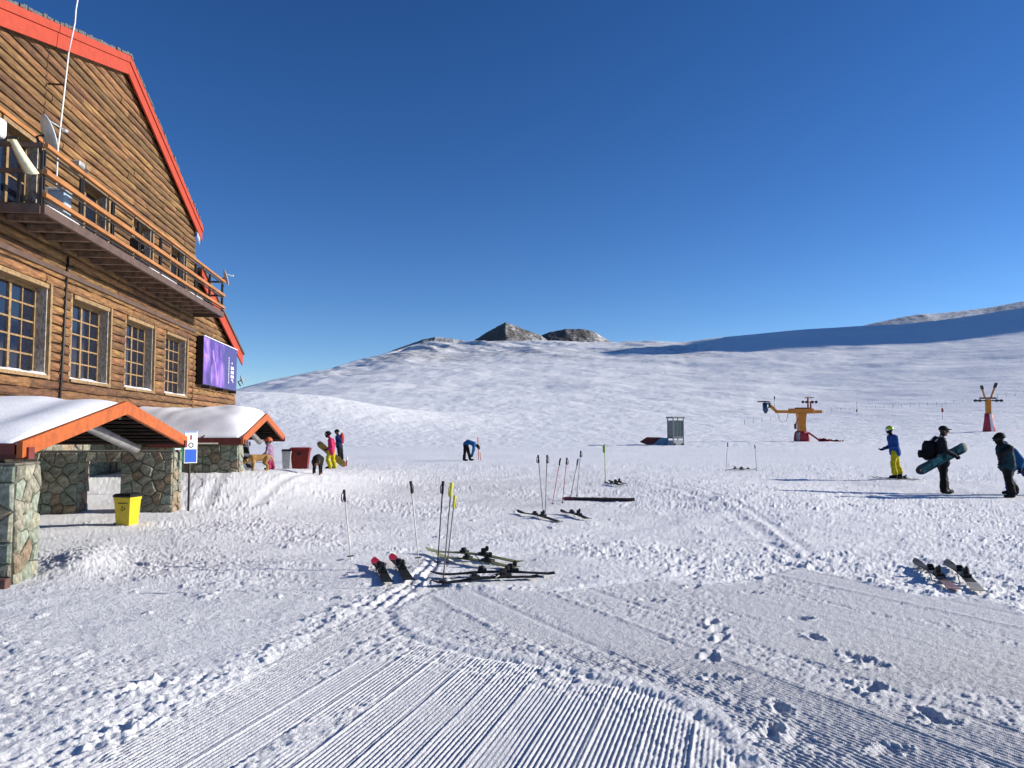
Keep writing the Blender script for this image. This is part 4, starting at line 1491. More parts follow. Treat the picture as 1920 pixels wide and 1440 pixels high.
def dome(parent, name, c, fwd, r, m, low=-.25, brim=0.0):
    """helmet or cap shell round the head, open below"""
    c = Vector(c); f = Vector(fwd).normalized(); up = Vector((0, 0, 1)); sd = f.cross(up).normalized()
    mb = MB(); rings = []
    for j in range(7):
        ph = math.asin(low) + (math.pi / 2 - math.asin(low)) * j / 6
        rr = max(math.cos(ph), .03) * r
        rings.append([c + (f * math.cos(2 * math.pi * k / 14) * 1.08 + sd * math.sin(2 * math.pi * k / 14)) * rr + up * math.sin(ph) * r for k in range(14)])
    mb.loft(rings)
    if brim > 0:
        b = c + f * r * .9 + up * r * .12
        mb.add([b - sd * r * .7, b + sd * r * .7, b + f * brim + sd * r * .45 - up * .02, b + f * brim - sd * r * .45 - up * .02,
                b - sd * r * .7 + up * .018, b + sd * r * .7 + up * .018, b + f * brim + sd * r * .45, b + f * brim - sd * r * .45],
               [(0, 1, 2, 3), (4, 7, 6, 5), (0, 4, 5, 1), (1, 5, 6, 2), (2, 6, 7, 3), (3, 7, 4, 0)])
    return mb.build(name, m, parent)


def goggles(parent, c, fwd, s, m):
    c = Vector(c); f = Vector(fwd).normalized(); up = Vector((0, 0, 1)); sd = f.cross(up).normalized()
    mb = MB(); rings = []
    for j in range(9):
        a = -1.25 + 2.5 * j / 8
        o = c + (f * math.cos(a) * .118 + sd * math.sin(a) * .112) * s
        h = (.036 if 1 < j < 7 else .018) * s
        n = (f * math.cos(a) + sd * math.sin(a)) * .018 * s
        rings.append([o - up * h + up * .015 * s, o + up * h + up * .015 * s, o + up * h + n + up * .015 * s, o - up * h + n + up * .015 * s])
    mb.loft(rings, smooth=False)
    return mb.build('goggles', m, parent)


def limb(pts, rads, mi):
    return [(pts[i], pts[i + 1], rads[i], rads[i + 1], mi) for i in range(len(pts) - 1)]


def snowboard_parts(o, L, w, base_m, top_m, deco_m, deco2_m, M):
    """board along local x (centre 0), base facing -y; M places it in the parent frame"""
    n = 44
    rings = []
    for i in range(n + 1):
        f = .5 - .5 * math.cos(math.pi * i / n)
        x = (f - .5) * L
        e = min(f, 1 - f) * L
        ww = w / 2 * (1 - .10 * math.sin(math.pi * f)) * (math.sqrt(max(0, 1 - (1 - min(e / .17, 1)) ** 2)) * .97 + .03)
        lift = .055 * max(0, 1 - e / .2) ** 2
        rings.append([(x, lift - .006, -ww), (x, lift - .006, ww), (x, lift + .006, ww), (x, lift + .006, -ww)])
    bdm = MB().loft(rings, smooth=False)
    bdm.v = [tuple(M @ Vector(p)) for p in bdm.v]
    board = bdm.build('board', base_m, o)
    dm = MB()
    for k, (x0, x1, z0, z1) in enumerate(((-.42, -.25, -.5, .25), (-.22, -.02, -.35, .5), (.05, .22, -.5, .3), (.27, .40, -.3, .5), (-.10, .10, -.5, -.2))):
        x0 *= L; x1 *= L; z0 *= w * .8; z1 *= w * .8
        dm.add([M @ Vector((x0, -.0085, z0)), M @ Vector((x1, -.0085, z0 + .03)), M @ Vector((x1 + .03, -.0085, z1)), M @ Vector((x0 + .04, -.0085, z1 - .03))], [(0, 1, 2, 3)])
    dm.build('base_print', deco_m, board)
    d2 = MB()
    ring = [M @ Vector((-.44 * L + math.cos(a) * .035, -.0095, math.sin(a) * .035)) for a in np.linspace(0, 2 * math.pi, 10, endpoint=False)]
    d2.add(ring, [tuple(range(10))]).build('round_mark', deco2_m, board)
    for sx in (-1, 1):
        b = MB()
        rot = M.to_3x3()
        b.box(M @ Vector((sx * .27, .03, 0)), (.12, .035, w * .85), rot=rot)
        b.box(M @ Vector((sx * .27 + .03, .11, w * .34)), (.11, .16, .035), rot=rot)
        b.bar(M @ Vector((sx * .27 - .05, .11, -w * .25)), M @ Vector((sx * .27 + .05, .11, -w * .25)), .05, .02)
        b.build('binding', top_m, o)
    return board


# ---- man carrying a snowboard
def at_feet(px, py):
    p = on_ground(px, py); return p


mp_ = at_feet(1768, 925)
man = empty('person', mp_, 0, 'person in dark jacket and cap carrying a snowboard, black rucksack on the back', 'person', None)
caps = head_caps((.075, 0, 1.63), (1, -.15, -.12), 1.0, 1, 2)
caps += [((.0, 0, 1.44), (.045, 0, 1.56), .062, .058, 0)]
caps += [((-.06, y, 1.37), (-.02, y * .8, 1.02), .125, .125, 0) for y in (-.12, .12)]
caps += [((-.02, y, 1.02), (.0, y, .80), .13, .150, 0) for y in (-.09, .09)]
caps += limb([(-.07, -.19, 1.40), (-.08, -.34, 1.12), (.15, -.36, .99)], [.082, .068, .052], 0)
caps += limb([(-.05, .19, 1.40), (.06, .27, 1.14), (.27, .10, 1.10)], [.082, .066, .050], 0)
caps += limb([(-.01, -.10, .86), (-.03, -.11, .48), (-.04, -.12, .10)], [.115, .095, .098], 3)
caps += limb([(.03, .10, .86), (.09, .10, .48), (.13, .09, .10)], [.115, .095, .098], 3)
caps += [((-.06, -.12, .06), (.13, -.13, .045), .062, .05, 4), ((.11, .09, .06), (.30, .08, .045), .062, .05, 4)]
link('body', body_mesh('body', caps, [C_CHAR, C_SKIN, C_HAIR, C_BLACK, M_BLACK], .019), None, man)
dome(man, 'cap', (.065, 0, 1.665), (1, -.15, 0), .112, C_BLACK, -.05, .09)
goggles(man, (.075, 0, 1.63), (1, -.15, -.12), 1.0, M_BLACK)
glove(man, (.17, -.365, .97), (.8, .1, -.3), C_BLACK, 1.0, (0, 1, 0))
glove(man, (.29, .08, 1.09), (.8, -.6, 0), C_BLACK, 1.0, (0, -1, -.3))
rk = MB()
rings = []
for z_, a, b in ((.86, .07, .11), (.92, .13, .16), (1.10, .15, .18), (1.28, .13, .17), (1.38, .08, .13)):
    rings.append([(-.335 + math.cos(2 * math.pi * k / 12) * a * 1.15, math.sin(2 * math.pi * k / 12) * b, z_) for k in range(12)])
rk.loft(rings)
rk.loft([[(p[0] - .12, p[1] * .7, .90 + (p[2] - .86) * .55) for p in r_] for r_ in rings[1:4]])
ruck = rk.build('rucksack', C_BLACK, man)
for y in (-.13, .13):
    MB().tube([(-.23, y, 1.36), (-.08, y * 1.1, 1.505), (.07, y * 1.1, 1.36), (.06, y, 1.12), (-.18, y, .98)], .018, 6).build('strap', M_METAL, ruck)
sbo = empty('snowboard', mp_, 0, 'teal and black patterned snowboard held under the arm of the person with rucksack', 'snowboard')
MB_M = Matrix.Translation((-.13, -.285, .92)) @ Matrix.Rotation(R(-25), 4, 'Y') @ Matrix.Rotation(R(8), 4, 'Z')
M_BOARD = mat('board_teal', (.022, .075, .085), .6, .5, 7, col2=(.005, .011, .014), spec=.2)
snowboard_parts(sbo, 1.62, .27, M_BOARD, M_BLACK, mat('board_print', (.035, .17, .18), .5, .3, 12, spec=.2), mat('board_orange', (.5, .09, .03), .4, .1), MB_M)

# ---- skier in blue and yellow
kp = at_feet(1680, 899)
kid = empty('person', kp, 0, 'person on skis in blue jacket, yellow trousers and lime helmet', 'person')
caps = head_caps((-.17, 0, 1.66), (-1, .2, -.1), 1.0, 4, 4)
caps += [((-.10, 0, 1.47), (-.16, 0, 1.58), .062, .058, 4)]
caps += [((-.09, y, 1.40), (-.03, y * .75, 1.06), .12, .12, 0) for y in (-.13, .13)]
caps += [((-.03, y, 1.06), (.0, y, .90), .125, .145, 0) for y in (-.09, .09)]
caps += limb([(-.07, -.20, 1.42), (-.06, -.27, 1.14), (-.32, -.22, 1.07)], [.078, .062, .048], 0)
caps += limb([(-.07, .20, 1.42), (-.05, .27, 1.12), (-.28, .25, 1.02)], [.078, .062, .048], 0)
caps += limb([(-.06, -.10, .90), (-.14, -.11, .52), (-.09, -.12, .24)], [.115, .092, .095], 3)
caps += limb([(.05, .10, .90), (.11, .11, .50), (.20, .12, .24)], [.115, .092, .095], 3)
caps += [((-.08, -.12, .24), (-.07, -.12, .10), .07, .07, 4), ((-.06, -.12, .10), (-.22, -.10, .09), .065, .05, 4),
         ((.20, .12, .24), (.21, .12, .10), .07, .07, 4), ((.21, .12, .10), (.05, .14, .09), .065, .05, 4)]
link('body', body_mesh('body', caps, [C_BLUE, C_SKIN, C_HAIR, C_YEL, C_BLACK], .019), None, kid)
dome(kid, 'helmet', (-.165, 0, 1.685), (-1, .2, 0), .128, mat('helmet_lime', (.32, .50, .02), .35, .08), -.15)
goggles(kid, (-.17, 0, 1.66), (-1, .2, -.1), 1.02, M_WHITE)
glove(kid, (-.37, -.21, 1.06), (-1, .1, -.1), C_NAVY, 1.1)
glove(kid, (-.33, .245, 1.00), (-1, .1, -.1), C_NAVY, 1.1)

# ---- two people walking at the edge
gp = at_feet(1892, 933)
grl = empty('person', gp, 0, 'person in dark teal jacket and black trousers leaning forward mid-stride', 'person')
caps = head_caps((-.19, 0, 1.44), (-1, -.05, -.35), 1.02, 4, 4)
caps += [((-.10, 0, 1.26), (-.16, 0, 1.36), .075, .075, 4)]
caps += [((-.08, y, 1.20), (-.02, y * .8, .90), .125, .125, 0) for y in (-.13, .13)]
caps += [((-.02, y, .92), (-.02, y, .76), .125, .14, 0) for y in (-.09, .09)]
caps += limb([(-.06, -.20, 1.22), (-.27, -.22, 1.12), (-.26, -.16, .95)], [.080, .075, .055], 4)
caps += limb([(-.06, .20, 1.22), (.14, .26, 1.04), (.02, .28, .84)], [.080, .068, .05], 0)
caps += limb([(-.04, -.09, .80), (-.06, -.10, .47), (.03, -.10, .11)], [.115, .092, .085], 3)
caps += limb([(.0, .09, .80), (.07, .09, .42), (.22, .08, .20)], [.115, .09, .082], 3)
caps += [((.04, -.10, .06), (-.14, -.10, .045), .06, .048, 4), ((.25, .08, .14), (.14, .08, .045), .06, .048, 4)]
link('body', body_mesh('body', caps, [C_TEAL, C_SKIN, C_HAIR, C_BLACK, C_BLACK], .019), None, grl)
dome(grl, 'helmet', (-.185, 0, 1.47), (-1, 0, -.2), .13, C_BLACK, -.2, .03)
goggles(grl, (-.19, 0, 1.44), (-1, -.05, -.3), 1.02, M_BLACK)
glove(grl, (-.26, -.15, .90), (-.1, .1, -1), C_CHAR, 1.15, (1, 0, 0))
glove(grl, (.0, .285, .80), (-.1, .1, -1), C_CHAR, 1.1, (1, 0, 0))
hp = gp + Vector((.62, .75, 0)); hp.z = gz(hp.x, hp.y)
pal = empty('person', hp, 0, 'person in blue jacket half hidden, back leg stretched behind the walker in teal', 'person')
caps = head_caps((-.26, .0, 1.22), (-1, 0, -.5), 1.0, 4, 4)
caps += [((-.15, 0, 1.10), (-.2, 0, 1.16), .07, .07, 0)]
caps += [((-.08, y, 1.10), (.06, y * .8, .86), .12, .13, 0) for y in (-.12, .12)]
caps += [((.06, y, .88), (.10, y, .76), .13, .135, 0) for y in (-.09, .09)]
caps += limb([(-.08, -.19, 1.12), (.06, -.24, .90), (.02, -.24, .70)], [.078, .066, .05], 0)
caps += limb([(-.08, .19, 1.12), (.06, .24, .90), (.02, .24, .70)], [.078, .066, .05], 0)
caps += limb([(.09, -.09, .78), (.34, -.09, .46), (.58, -.09, .14)], [.115, .09, .085], 3)
caps += limb([(.06, .09, .78), (-.10, .09, .44), (-.05, .09, .10)], [.115, .09, .085], 3)
caps += [((.60, -.09, .10), (.50, -.09, .045), .06, .048, 4), ((-.05, .09, .06), (-.22, .09, .045), .06, .048, 4)]
link('body', body_mesh('body', caps, [C_LBLUE, C_SKIN, C_HAIR, C_DBLUE, C_BLACK], .02), None, pal)
dome(pal, 'helmet', (-.255, 0, 1.25), (-1, 0, -.3), .13, C_DBLUE, -.2)
glove(pal, (.01, -.24, .65), (-.1, 0, -1), C_BLACK, 1.1, (1, 0, 0))
glove(pal, (.01, .24, .65), (-.1, 0, -1), C_BLACK, 1.1, (1, 0, 0))

# ---- person bending down in the middle distance
bpz = at_feet(876, 864)
ben = empty('person', bpz, 0, 'person in blue jacket bending down beside the orange gate pole', 'person')
caps = head_caps((.60, 0, .74), (.6, 0, -.8), 1.0, 1, 2)
caps += [((.44, 0, .86), (.54, 0, .80), .07, .065, 0)]
caps += [((.36, y, .92), (.05, y * .8, 1.03), .125, .13, 0) for y in (-.13, .13)]
caps += [((.05, y, 1.02), (-.10, y, .92), .13, .13, 0) for y in (-.09, .09)]
caps += limb([(.36, -.2, .90), (.34, -.22, .58), (.24, -.2, .32)], [.08, .066, .05], 0)
caps += limb([(.36, .2, .90), (.36, .22, .58), (.28, .2, .32)], [.08, .066, .05], 0)
caps += limb([(-.10, -.1, .90), (-.12, -.12, .48), (-.16, -.13, .1)], [.115, .09, .085], 3)
caps += limb([(-.06, .1, .90), (.06, .12, .48), (.14, .13, .1)], [.115, .09, .085], 3)
caps += [((-.16, -.13, .06), (.02, -.13, .045), .06, .05, 3), ((.14, .13, .06), (.32, .13, .045), .06, .05, 3)]
link('body', body_mesh('body', caps, [C_LBLUE, C_SKIN, C_HAIR, C_BLACK, C_BLACK], .024), None, ben)
dome(ben, 'helmet', (.60, 0, .755), (.6, 0, -.6), .125, C_BLACK, -.3)
glove(ben, (.22, -.2, .27), (-.2, 0, -1), C_BLACK, 1.1, (1, 0, 0))
glove(ben, (.27, .2, .27), (-.2, 0, -1), C_BLACK, 1.1, (1, 0, 0))

# ---- pair beside the far porch
pp = at_feet(620, 879)
pk = empty('person', pp, 0, 'person in pink jacket and yellow trousers standing by the dark dog', 'person')
caps = head_caps((-.13, 0, 1.38), (-1, -.2, -.2), .98, 4, 4)
caps += [((-.03, 0, 1.20), (-.1, 0, 1.30), .06, .058, 0)]
caps += [((.0, y, 1.12), (.03, y * .8, .82), .115, .115, 0) for y in (-.12, .12)]
caps += [((.03, y, .84), (.03, y, .66), .115, .13, 0) for y in (-.08, .08)]
caps += limb([(.02, -.19, 1.15), (.08, -.24, .90), (-.10, -.22, .78)], [.075, .062, .048], 0)
caps += limb([(.02, .19, 1.15), (.08, .24, .90), (-.10, .22, .78)], [.075, .062, .048], 0)
caps += limb([(-.02, -.09, .68), (-.10, -.10, .38), (.01, -.11, .10)], [.11, .09, .09], 3)
caps += limb([(.07, .09, .68), (.05, .11, .38), (.14, .12, .10)], [.11, .09, .09], 3)
caps += [((.02, -.11, .06), (-.14, -.11, .045), .058, .048, 4), ((.14, .12, .06), (-.02, .12, .045), .058, .048, 4)]
link('body', body_mesh('body', caps, [C_PINK, C_SKIN, C_HAIR, C_YEL, C_BLACK], .022), None, pk)
dome(pk, 'helmet', (-.125, 0, 1.40), (-1, 0, 0), .125, C_BLACK, -.2)
goggles(pk, (-.13, 0, 1.38), (-1, -.2, -.1), 1.0, M_METAL)
glove(pk, (-.14, -.22, .77), (-1, 0, -.2), C_BLACK, 1.1)
glove(pk, (-.14, .22, .77), (-1, 0, -.2), C_BLACK, 1.1)
sb2 = empty('snowboard', pp, 0, 'beige snowboard held slanting behind the person in pink', 'snowboard')
M_BEIGE = mat('board_beige', (.34, .25, .10), .45, .2, 6)
snowboard_parts(sb2, 1.5, .26, M_BEIGE, M_BLACK, mat('board_olive', (.30, .24, .03), .4, .2), M_BLACK, Matrix.Translation((-.05, .30, .58)) @ Matrix.Rotation(R(40), 4, 'Y'))
np_ = at_feet(637, 866)
nav = empty('person', np_, 0, 'person in navy jacket with red rucksack standing behind the pink jacket', 'person')
caps = head_caps((-.17, 0, 1.56), (-1, -.3, 0), 1.0, 1, 2)
caps += [((-.10, 0, 1.38), (-.14, 0, 1.47), .062, .06, 0)]
caps += [((-.10, y, 1.30), (-.08, y * .8, .98), .125, .125, 0) for y in (-.13, .13)]
caps += [((-.08, y, .98), (-.04, y, .78), .125, .145, 0) for y in (-.09, .09)]
caps += limb([(-.10, -.2, 1.33), (.12, -.27, 1.08), (-.12, -.28, .98)], [.08, .066, .05], 5)
caps += limb([(-.10, .2, 1.33), (.10, .26, 1.08), (-.12, .26, .98)], [.08, .066, .05], 0)
caps += limb([(-.04, -.1, .82), (-.02, -.11, .46), (.02, -.11, .1)], [.115, .092, .088], 3)
caps += limb([(.02, .1, .82), (.06, .11, .46), (.10, .11, .1)], [.115, .092, .088], 3)
caps += [((.02, -.11, .06), (-.16, -.11, .045), .06, .05, 4), ((.10, .11, .06), (-.07, .11, .045), .06, .05, 4)]
link('body', body_mesh('body', caps, [C_NAVY, C_SKIN, C_HAIR, C_BLACK, C_BLACK, C_DBLUE], .022), None, nav)
dome(nav, 'helmet', (-.165, 0, 1.59), (-1, 0, 0), .125, C_BLACK, -.15)
glove(nav, (-.16, -.28, .96), (-1, 0, -.3), C_BLACK, 1.1)
glove(nav, (-.16, .26, .96), (-1, 0, -.3), C_BLACK, 1.1)
r2 = MB(); rings = []
for z_, a, b in ((.95, .07, .10), (1.05, .11, .15), (1.25, .12, .16), (1.42, .09, .14), (1.52, .05, .08)):
    rings.append([(.10 + math.cos(2 * math.pi * k / 10) * a, math.sin(2 * math.pi * k / 10) * b, z_) for k in range(10)])
r2.loft(rings).build('rucksack', C_RED, nav)
rs_ = empty('marker_stick', on_ground(649, 874), 0, 'short red and white stick standing in the snow behind the pair', 'marker')
MB().tube([(0, 0, -.1), (.02, 0, .26)], .035, 8).build('lower_half', C_RED, rs_)
MB().tube([(.02, 0, .26), (.03, 0, .42)], .036, 8).build('upper_half', M_WHITE, rs_)

# ---- child in the far porch
cpz = at_y(506, 22.6)
chd = empty('person', cpz, 0, 'child in lilac jacket, magenta trousers and orange hat by the far porch', 'person')
caps = head_caps((-.02, 0, .82), (-1, -.4, -.1), .86, 1, 2)
caps += [((.0, 0, .69), (-.01, 0, .76), .045, .045, 0)]
caps += [((.01, y, .64), (.02, y * .9, .46), .09, .10, 0) for y in (-.07, .07)]
caps += [((.02, y, .48), (.02, y, .38), .10, .12, 0) for y in (-.05, .05)]
caps += limb([(.0, -.13, .66), (-.02, -.18, .50), (-.14, -.17, .42)], [.055, .048, .038], 0)
caps += limb([(.0, .13, .66), (.02, .18, .50), (-.10, .17, .42)], [.055, .048, .038], 0)
caps += limb([(.0, -.06, .40), (.02, -.08, .22), (.04, -.09, .08)], [.085, .07, .075], 3)
caps += limb([(.03, .06, .40), (.06, .08, .22), (.09, .09, .08)], [.085, .07, .075], 3)
caps += [((.04, -.09, .045), (-.08, -.09, .035), .045, .036, 4), ((.09, .09, .045), (-.03, .09, .035), .045, .036, 4)]
link('body', body_mesh('body', caps, [C_PURP, C_SKIN, C_HAIR, C_MAG, C_BLACK], .016), None, chd)
dome(chd, 'hat', (-.02, 0, .85), (-1, 0, 0), .11, mat('hat_orange', (.55, .12, .05), .8, .1), -.1, .05)
glove(chd, (-.16, -.17, .41), (-1, 0, -.3), C_BLACK, .75)
glove(chd, (-.12, .17, .41), (-1, 0, -.3), C_BLACK, .75)
lb = empty('snowboard', at_y(463, 21.6), 0, 'white snowboard with black blotches leaning in the far porch', 'snowboard')
snowboard_parts(lb, 1.0, .26, mat('board_white', (.6, .6, .66), .4, .15, 5), M_BLACK, M_BLACK, M_TEAL, Matrix.Translation((0, 0, .47)) @ Matrix.Rotation(R(12), 4, 'X') @ Matrix.Rotation(R(84), 4, 'Y'))

# ================================================================== dogs
FUR_TAN = mat('fur_tan', (.40, .21, .06), .85, .25, 7, .5, 60); FUR_PALE = mat('fur_pale', (.58, .48, .34), .85, .15, 7, .5, 60)
FUR_BLK = mat('fur_black', (.006, .0055, .005), .75, .2, 7, .5, 60, spec=.2); FUR_BRN = mat('fur_brown', (.12, .05, .025), .85, .2, 7, .5, 60)


def dog(loc, rz, s, mats, label, head_low):
    o = empty('dog', loc, rz, label, 'dog')
    v = lambda x, y, z: (x * s, y * s, z * s)
    # nose towards -x
    caps = [(v(-.22, 0, .46), v(.0, 0, .47), .135 * s, .12 * s, 0), (v(.0, 0, .47), v(.22, 0, .50), .115 * s, .105 * s, 0),
            (v(-.24, 0, .40), v(-.26, 0, .46), .12 * s, .11 * s, 1)]
    hx, hz = (-.50, .36) if head_low else (-.46, .66)
    caps += [(v(-.27, 0, .50), v(hx + .08, 0, hz + .02), .095 * s, .075 * s, 0),
             (v(hx + .06, 0, hz), v(hx, 0, hz - .01), .078 * s, .070 * s, 0),
             (v(hx - .04, 0, hz - .03), v(hx - .15, 0, hz - .075), .048 * s, .032 * s, 1),
             (v(hx - .15, 0, hz - .06), v(hx - .158, 0, hz - .06), .016 * s, .014 * s, 2)]
    for y in (-1, 1):
        caps += [(v(hx + .05, .055 * y, hz + .07), v(hx + .07, .085 * y, hz + .0), .026 * s, .018 * s, 0)]
        caps += limb([v(-.24, .085 * y, .40), v(-.22, .09 * y, .24), v(-.235, .09 * y, .05)], [.070 * s, .036 * s, .026 * s], 0)
        caps += [(v(-.235, .09 * y, .05), v(-.265, .09 * y, .028), .028 * s, .026 * s, 1)]
        caps += limb([v(.22, .08 * y, .45), v(.16, .095 * y, .30), v(.27, .095 * y, .19), v(.245, .095 * y, .05)], [.095 * s, .055 * s, .032 * s, .026 * s], 0)
        caps += [(v(.245, .095 * y, .045), v(.215, .095 * y, .028), .028 * s, .026 * s, 1)]
    caps += limb([v(.30, 0, .54), v(.40, 0, .48), v(.46, 0, .34), v(.50, 0, .24)], [.035 * s, .03 * s, .024 * s, .014 * s], 0)
    link('body', body_mesh('body', caps, mats, .0125 * s / .8, 4), None, o)
    return o


dog(at_y(489, 21.0) + Vector((0, 0, -.01)), R(32), .80, [FUR_TAN, FUR_PALE, FUR_BLK], 'tan dog with pale legs standing in front of the far porch', True)
dog(at_y(597, 22.6) + Vector((0, 0, -.01)), R(99), 1.0, [FUR_BLK, FUR_BRN, FUR_BLK], 'black dog with brown paws walking across the trodden snow', True)

# ================================================================== skis and poles
SKI_TOPS = {
    'dark': (mat('ski_dark', (.02, .022, .026), .75, .3, 10, spec=.12), mat('ski_tip_red', (.42, .012, .02), .35, .1)),
    'black': (mat('ski_black', (.012, .012, .013), .75, .3, 10, spec=.12), None),
    'olive': (mat('ski_olive', (.22, .23, .08), .7, .35, 6, col2=(.04, .045, .03), spec=.15), mat('ski_tip_yellow', (.30, .29, .12), .4, .15)),
    'grey': (mat('ski_grey', (.09, .095, .11), .7, .4, 7, col2=(.015, .015, .018), spec=.15), mat('ski_tail_beige', (.40, .36, .30), .5, .15)),
    'greyr': (mat('ski_grey', (.10, .105, .12)), mat('ski_tail_red', (.34, .20, .18), .5, .3, 12)),
    'maroon': (mat('ski_maroon', (.06, .022, .026), .4, .4, 8, col2=(.016, .014, .015)), mat('ski_tip_maroon', (.20, .04, .05), .4, .2)),
}


def ski(tail, tip, kind, label, group, z=.05, roll=0.0, tip_end=True, length=None):
    a = Vector((*tail, 0)); b = Vector((*tip, 0))
    d = b - a
    L = length or d.length
    o = empty('ski', (a.x, a.y, gz(a.x, a.y) + .012), math.atan2(d.y, d.x) - math.pi / 2, label, 'ski', group)
    o.rotation_euler[1] = roll
    dz = gz(b.x, b.y) - gz(a.x, a.y)
    o.rotation_euler[0] = math.atan2(dz, L)
    m1, m2 = SKI_TOPS[kind]
    n = 18
    rings = []; ti = 0
    for i in range(n + 1):
        f = i / n
        y = f * L
        w = .046 + .016 * abs(2 * f - 1) ** 2
        if f > .9: w *= math.sqrt(max(.02, 1 - ((f - .9) / .1) ** 2 * .96))
        lift = z * (.15 + .85 * math.sin(math.pi * min(f / .95, 1)) * .6) + .05 * max(0, (f - .84) / .16) ** 1.6 + .015 * max(0, (.05 - f) / .05)
        th = .014 if .25 < f < .7 else .008
        rings.append([(-w, y, lift), (w, y, lift), (w, y, lift + th), (-w, y, lift + th)])
    k = int(n * .86) if tip_end else int(n * .24)
    if m2 is None:
        bd = MB().loft(rings, smooth=False).build('board', m1, o)
    else:
        first, second = (rings[:k + 1], rings[k:]) if tip_end else (rings[k:], rings[:k + 1])
        bd = MB().loft(first, smooth=False).build('board', m1, o)
        MB().loft(second, smooth=False).build('painted_tip' if tip_end else 'painted_tail', m2, bd)
    zc = z * .6 + .014
    ym = L * .47
    t_ = MB(); t_.box((0, ym + .16, zc + .015), (.075, .10, .03)); t_.box((0, ym + .17, zc + .045), (.07, .06, .035), bevel=.012)
    t_.build('toe_binding', M_BLACK, o)
    h_ = MB(); h_.box((0, ym - .17, zc + .015), (.078, .16, .03)); h_.box((0, ym - .16, zc + .055), (.06, .07, .06), bevel=.014); h_.box((0, ym - .21, zc + .085), (.035, .05, .06), bevel=.012)
    h_.build('heel_binding', M_BLACK, o)
    br = MB()
    br.tube([(-.066, ym - .18, -.02), (-.062, ym - .05, zc + .005), (-.045, ym - .10, zc + .02), (.045, ym - .10, zc + .02), (.062, ym - .05, zc + .005), (.066, ym - .18, -.02)], .006, 5)
    br.build('brake', M_METAL, o)
    return o


def gp2(px, py): return G(px, py, .02)


grp = 'skis lying on the snow'
ski(gp2(728, 1094), gp2(702, 1053), 'dark', 'dark ski with a red rounded tip, farther from the black skis', grp, .05)
ski(gp2(768, 1090), gp2(735, 1046), 'dark', 'dark ski with a red rounded tip, next to the tall white pole', grp, .05)
ski(gp2(1040, 1077), gp2(806, 1080), 'black', 'slim black ski just in front of the olive skis', grp, .06)
ski(gp2(1010, 1082), gp2(806, 1097), 'black', 'slim black ski lying outermost, over the end of the groomed stripes', grp, .05)
ski(gp2(977, 1056), gp2(798, 1034), 'olive', 'olive and black ski with yellow tip, behind the other olive ski', grp, .07)
ski(gp2(970, 1066), gp2(818, 1044), 'olive', 'olive and black ski with yellow tip, beside the slim black skis', grp, .05)
ski(gp2(1190, 943), gp2(1054, 939), 'maroon', 'dark maroon ski turned on its edge behind the red poles', grp, .03, roll=R(76))
ski(gp2(1050, 980), gp2(970, 961), 'black', 'black ski at the foot of the two grey poles', grp, .06)
ski(gp2(1104, 975), gp2(1052, 961), 'black', 'black ski behind the two grey poles, near the maroon ski', grp, .06)
ski(gp2(1792, 1109), gp2(1716, 1057), 'greyr', 'grey ski with reddish tail, beside its pale-tailed twin', grp, .07, tip_end=False)
ski(gp2(1838, 1112), gp2(1776, 1059), 'grey', 'grey ski with pale beige tail, beside its red-tailed twin', grp, .07, tip_end=False)
ski(gp2(1166, 915), gp2(1134, 909), 'black', 'dark ski lying by the lime green marker pole', grp, .05)
ski(gp2(1172, 912), gp2(1142, 906), 'black', 'dark ski lying by the lime green marker pole', grp, .05)
ski((8.9, 31.9), (10.0, 32.6), 'black', 'distant dark ski between two thin upright poles', grp, .05)
ski((9.1, 31.6), (10.2, 32.2), 'black', 'distant dark ski between two thin upright poles', grp, .05)
# skis under the skier's boots
for nm, dy, cx in (('a', -.12, -.10), ('b', .12, .16)):
    c = kp + Vector((cx, dy, 0))
    ski((c.x + .50, c.y - .52), (c.x - .50, c.y + .62), 'black', 'dark ski under the boots of the person in yellow trousers', 'skis under the skier in blue', .03)


def pole(base, top, shaft, grip, label, group='ski poles standing in the snow', basket=True, strap=True):
    p = on_ground(*base)
    d = ray(*top)
    q = Vector((0, 0, EYE)) + d * ((p.y + .03) / d.y)
    o = empty('ski_pole', p, 0, label, 'ski pole', group)
    v = q - p
    L = v.length; u = v.normalized()
    MB().tube([-u * .12, u * (L - .12)], [.0062, .0085], 8).build('shaft', shaft, o)
    g = MB().tube([u * (L - .16), u * (L - .13), u * (L - .07), u * (L - .02), u * L], [.011, .017, .015, .019, .017], 8)
    g.build('grip', grip, o)
    if basket:
        bk = MB()
        x = u.orthogonal().normalized(); y = u.cross(x)
        c = u * .05
        ring = [c + (x * math.cos(2 * math.pi * k / 10) + y * math.sin(2 * math.pi * k / 10)) * .04 for k in range(10)]
        bk.tube(ring + [ring[0]], .006, 5, cap=False)
        for k in range(0, 10, 5): bk.tube([c, ring[k]], .005, 5)
        bk.build('basket', M_BLACK, o)
    if strap:
        s0 = u * (L - .01)
        sx = Vector((1, .2, 0)).normalized() * (.03 if random.random() < .7 else -.03)
        MB().tube([s0, s0 + sx * 1.0 + Vector((0, 0, -.05)), s0 + sx * 1.1 + Vector((0, 0, -.13)), s0 + sx * .5 + Vector((0, 0, -.15)), s0 + Vector((0, 0, -.03))], .006, 5).build('strap', grip, o)
    return o


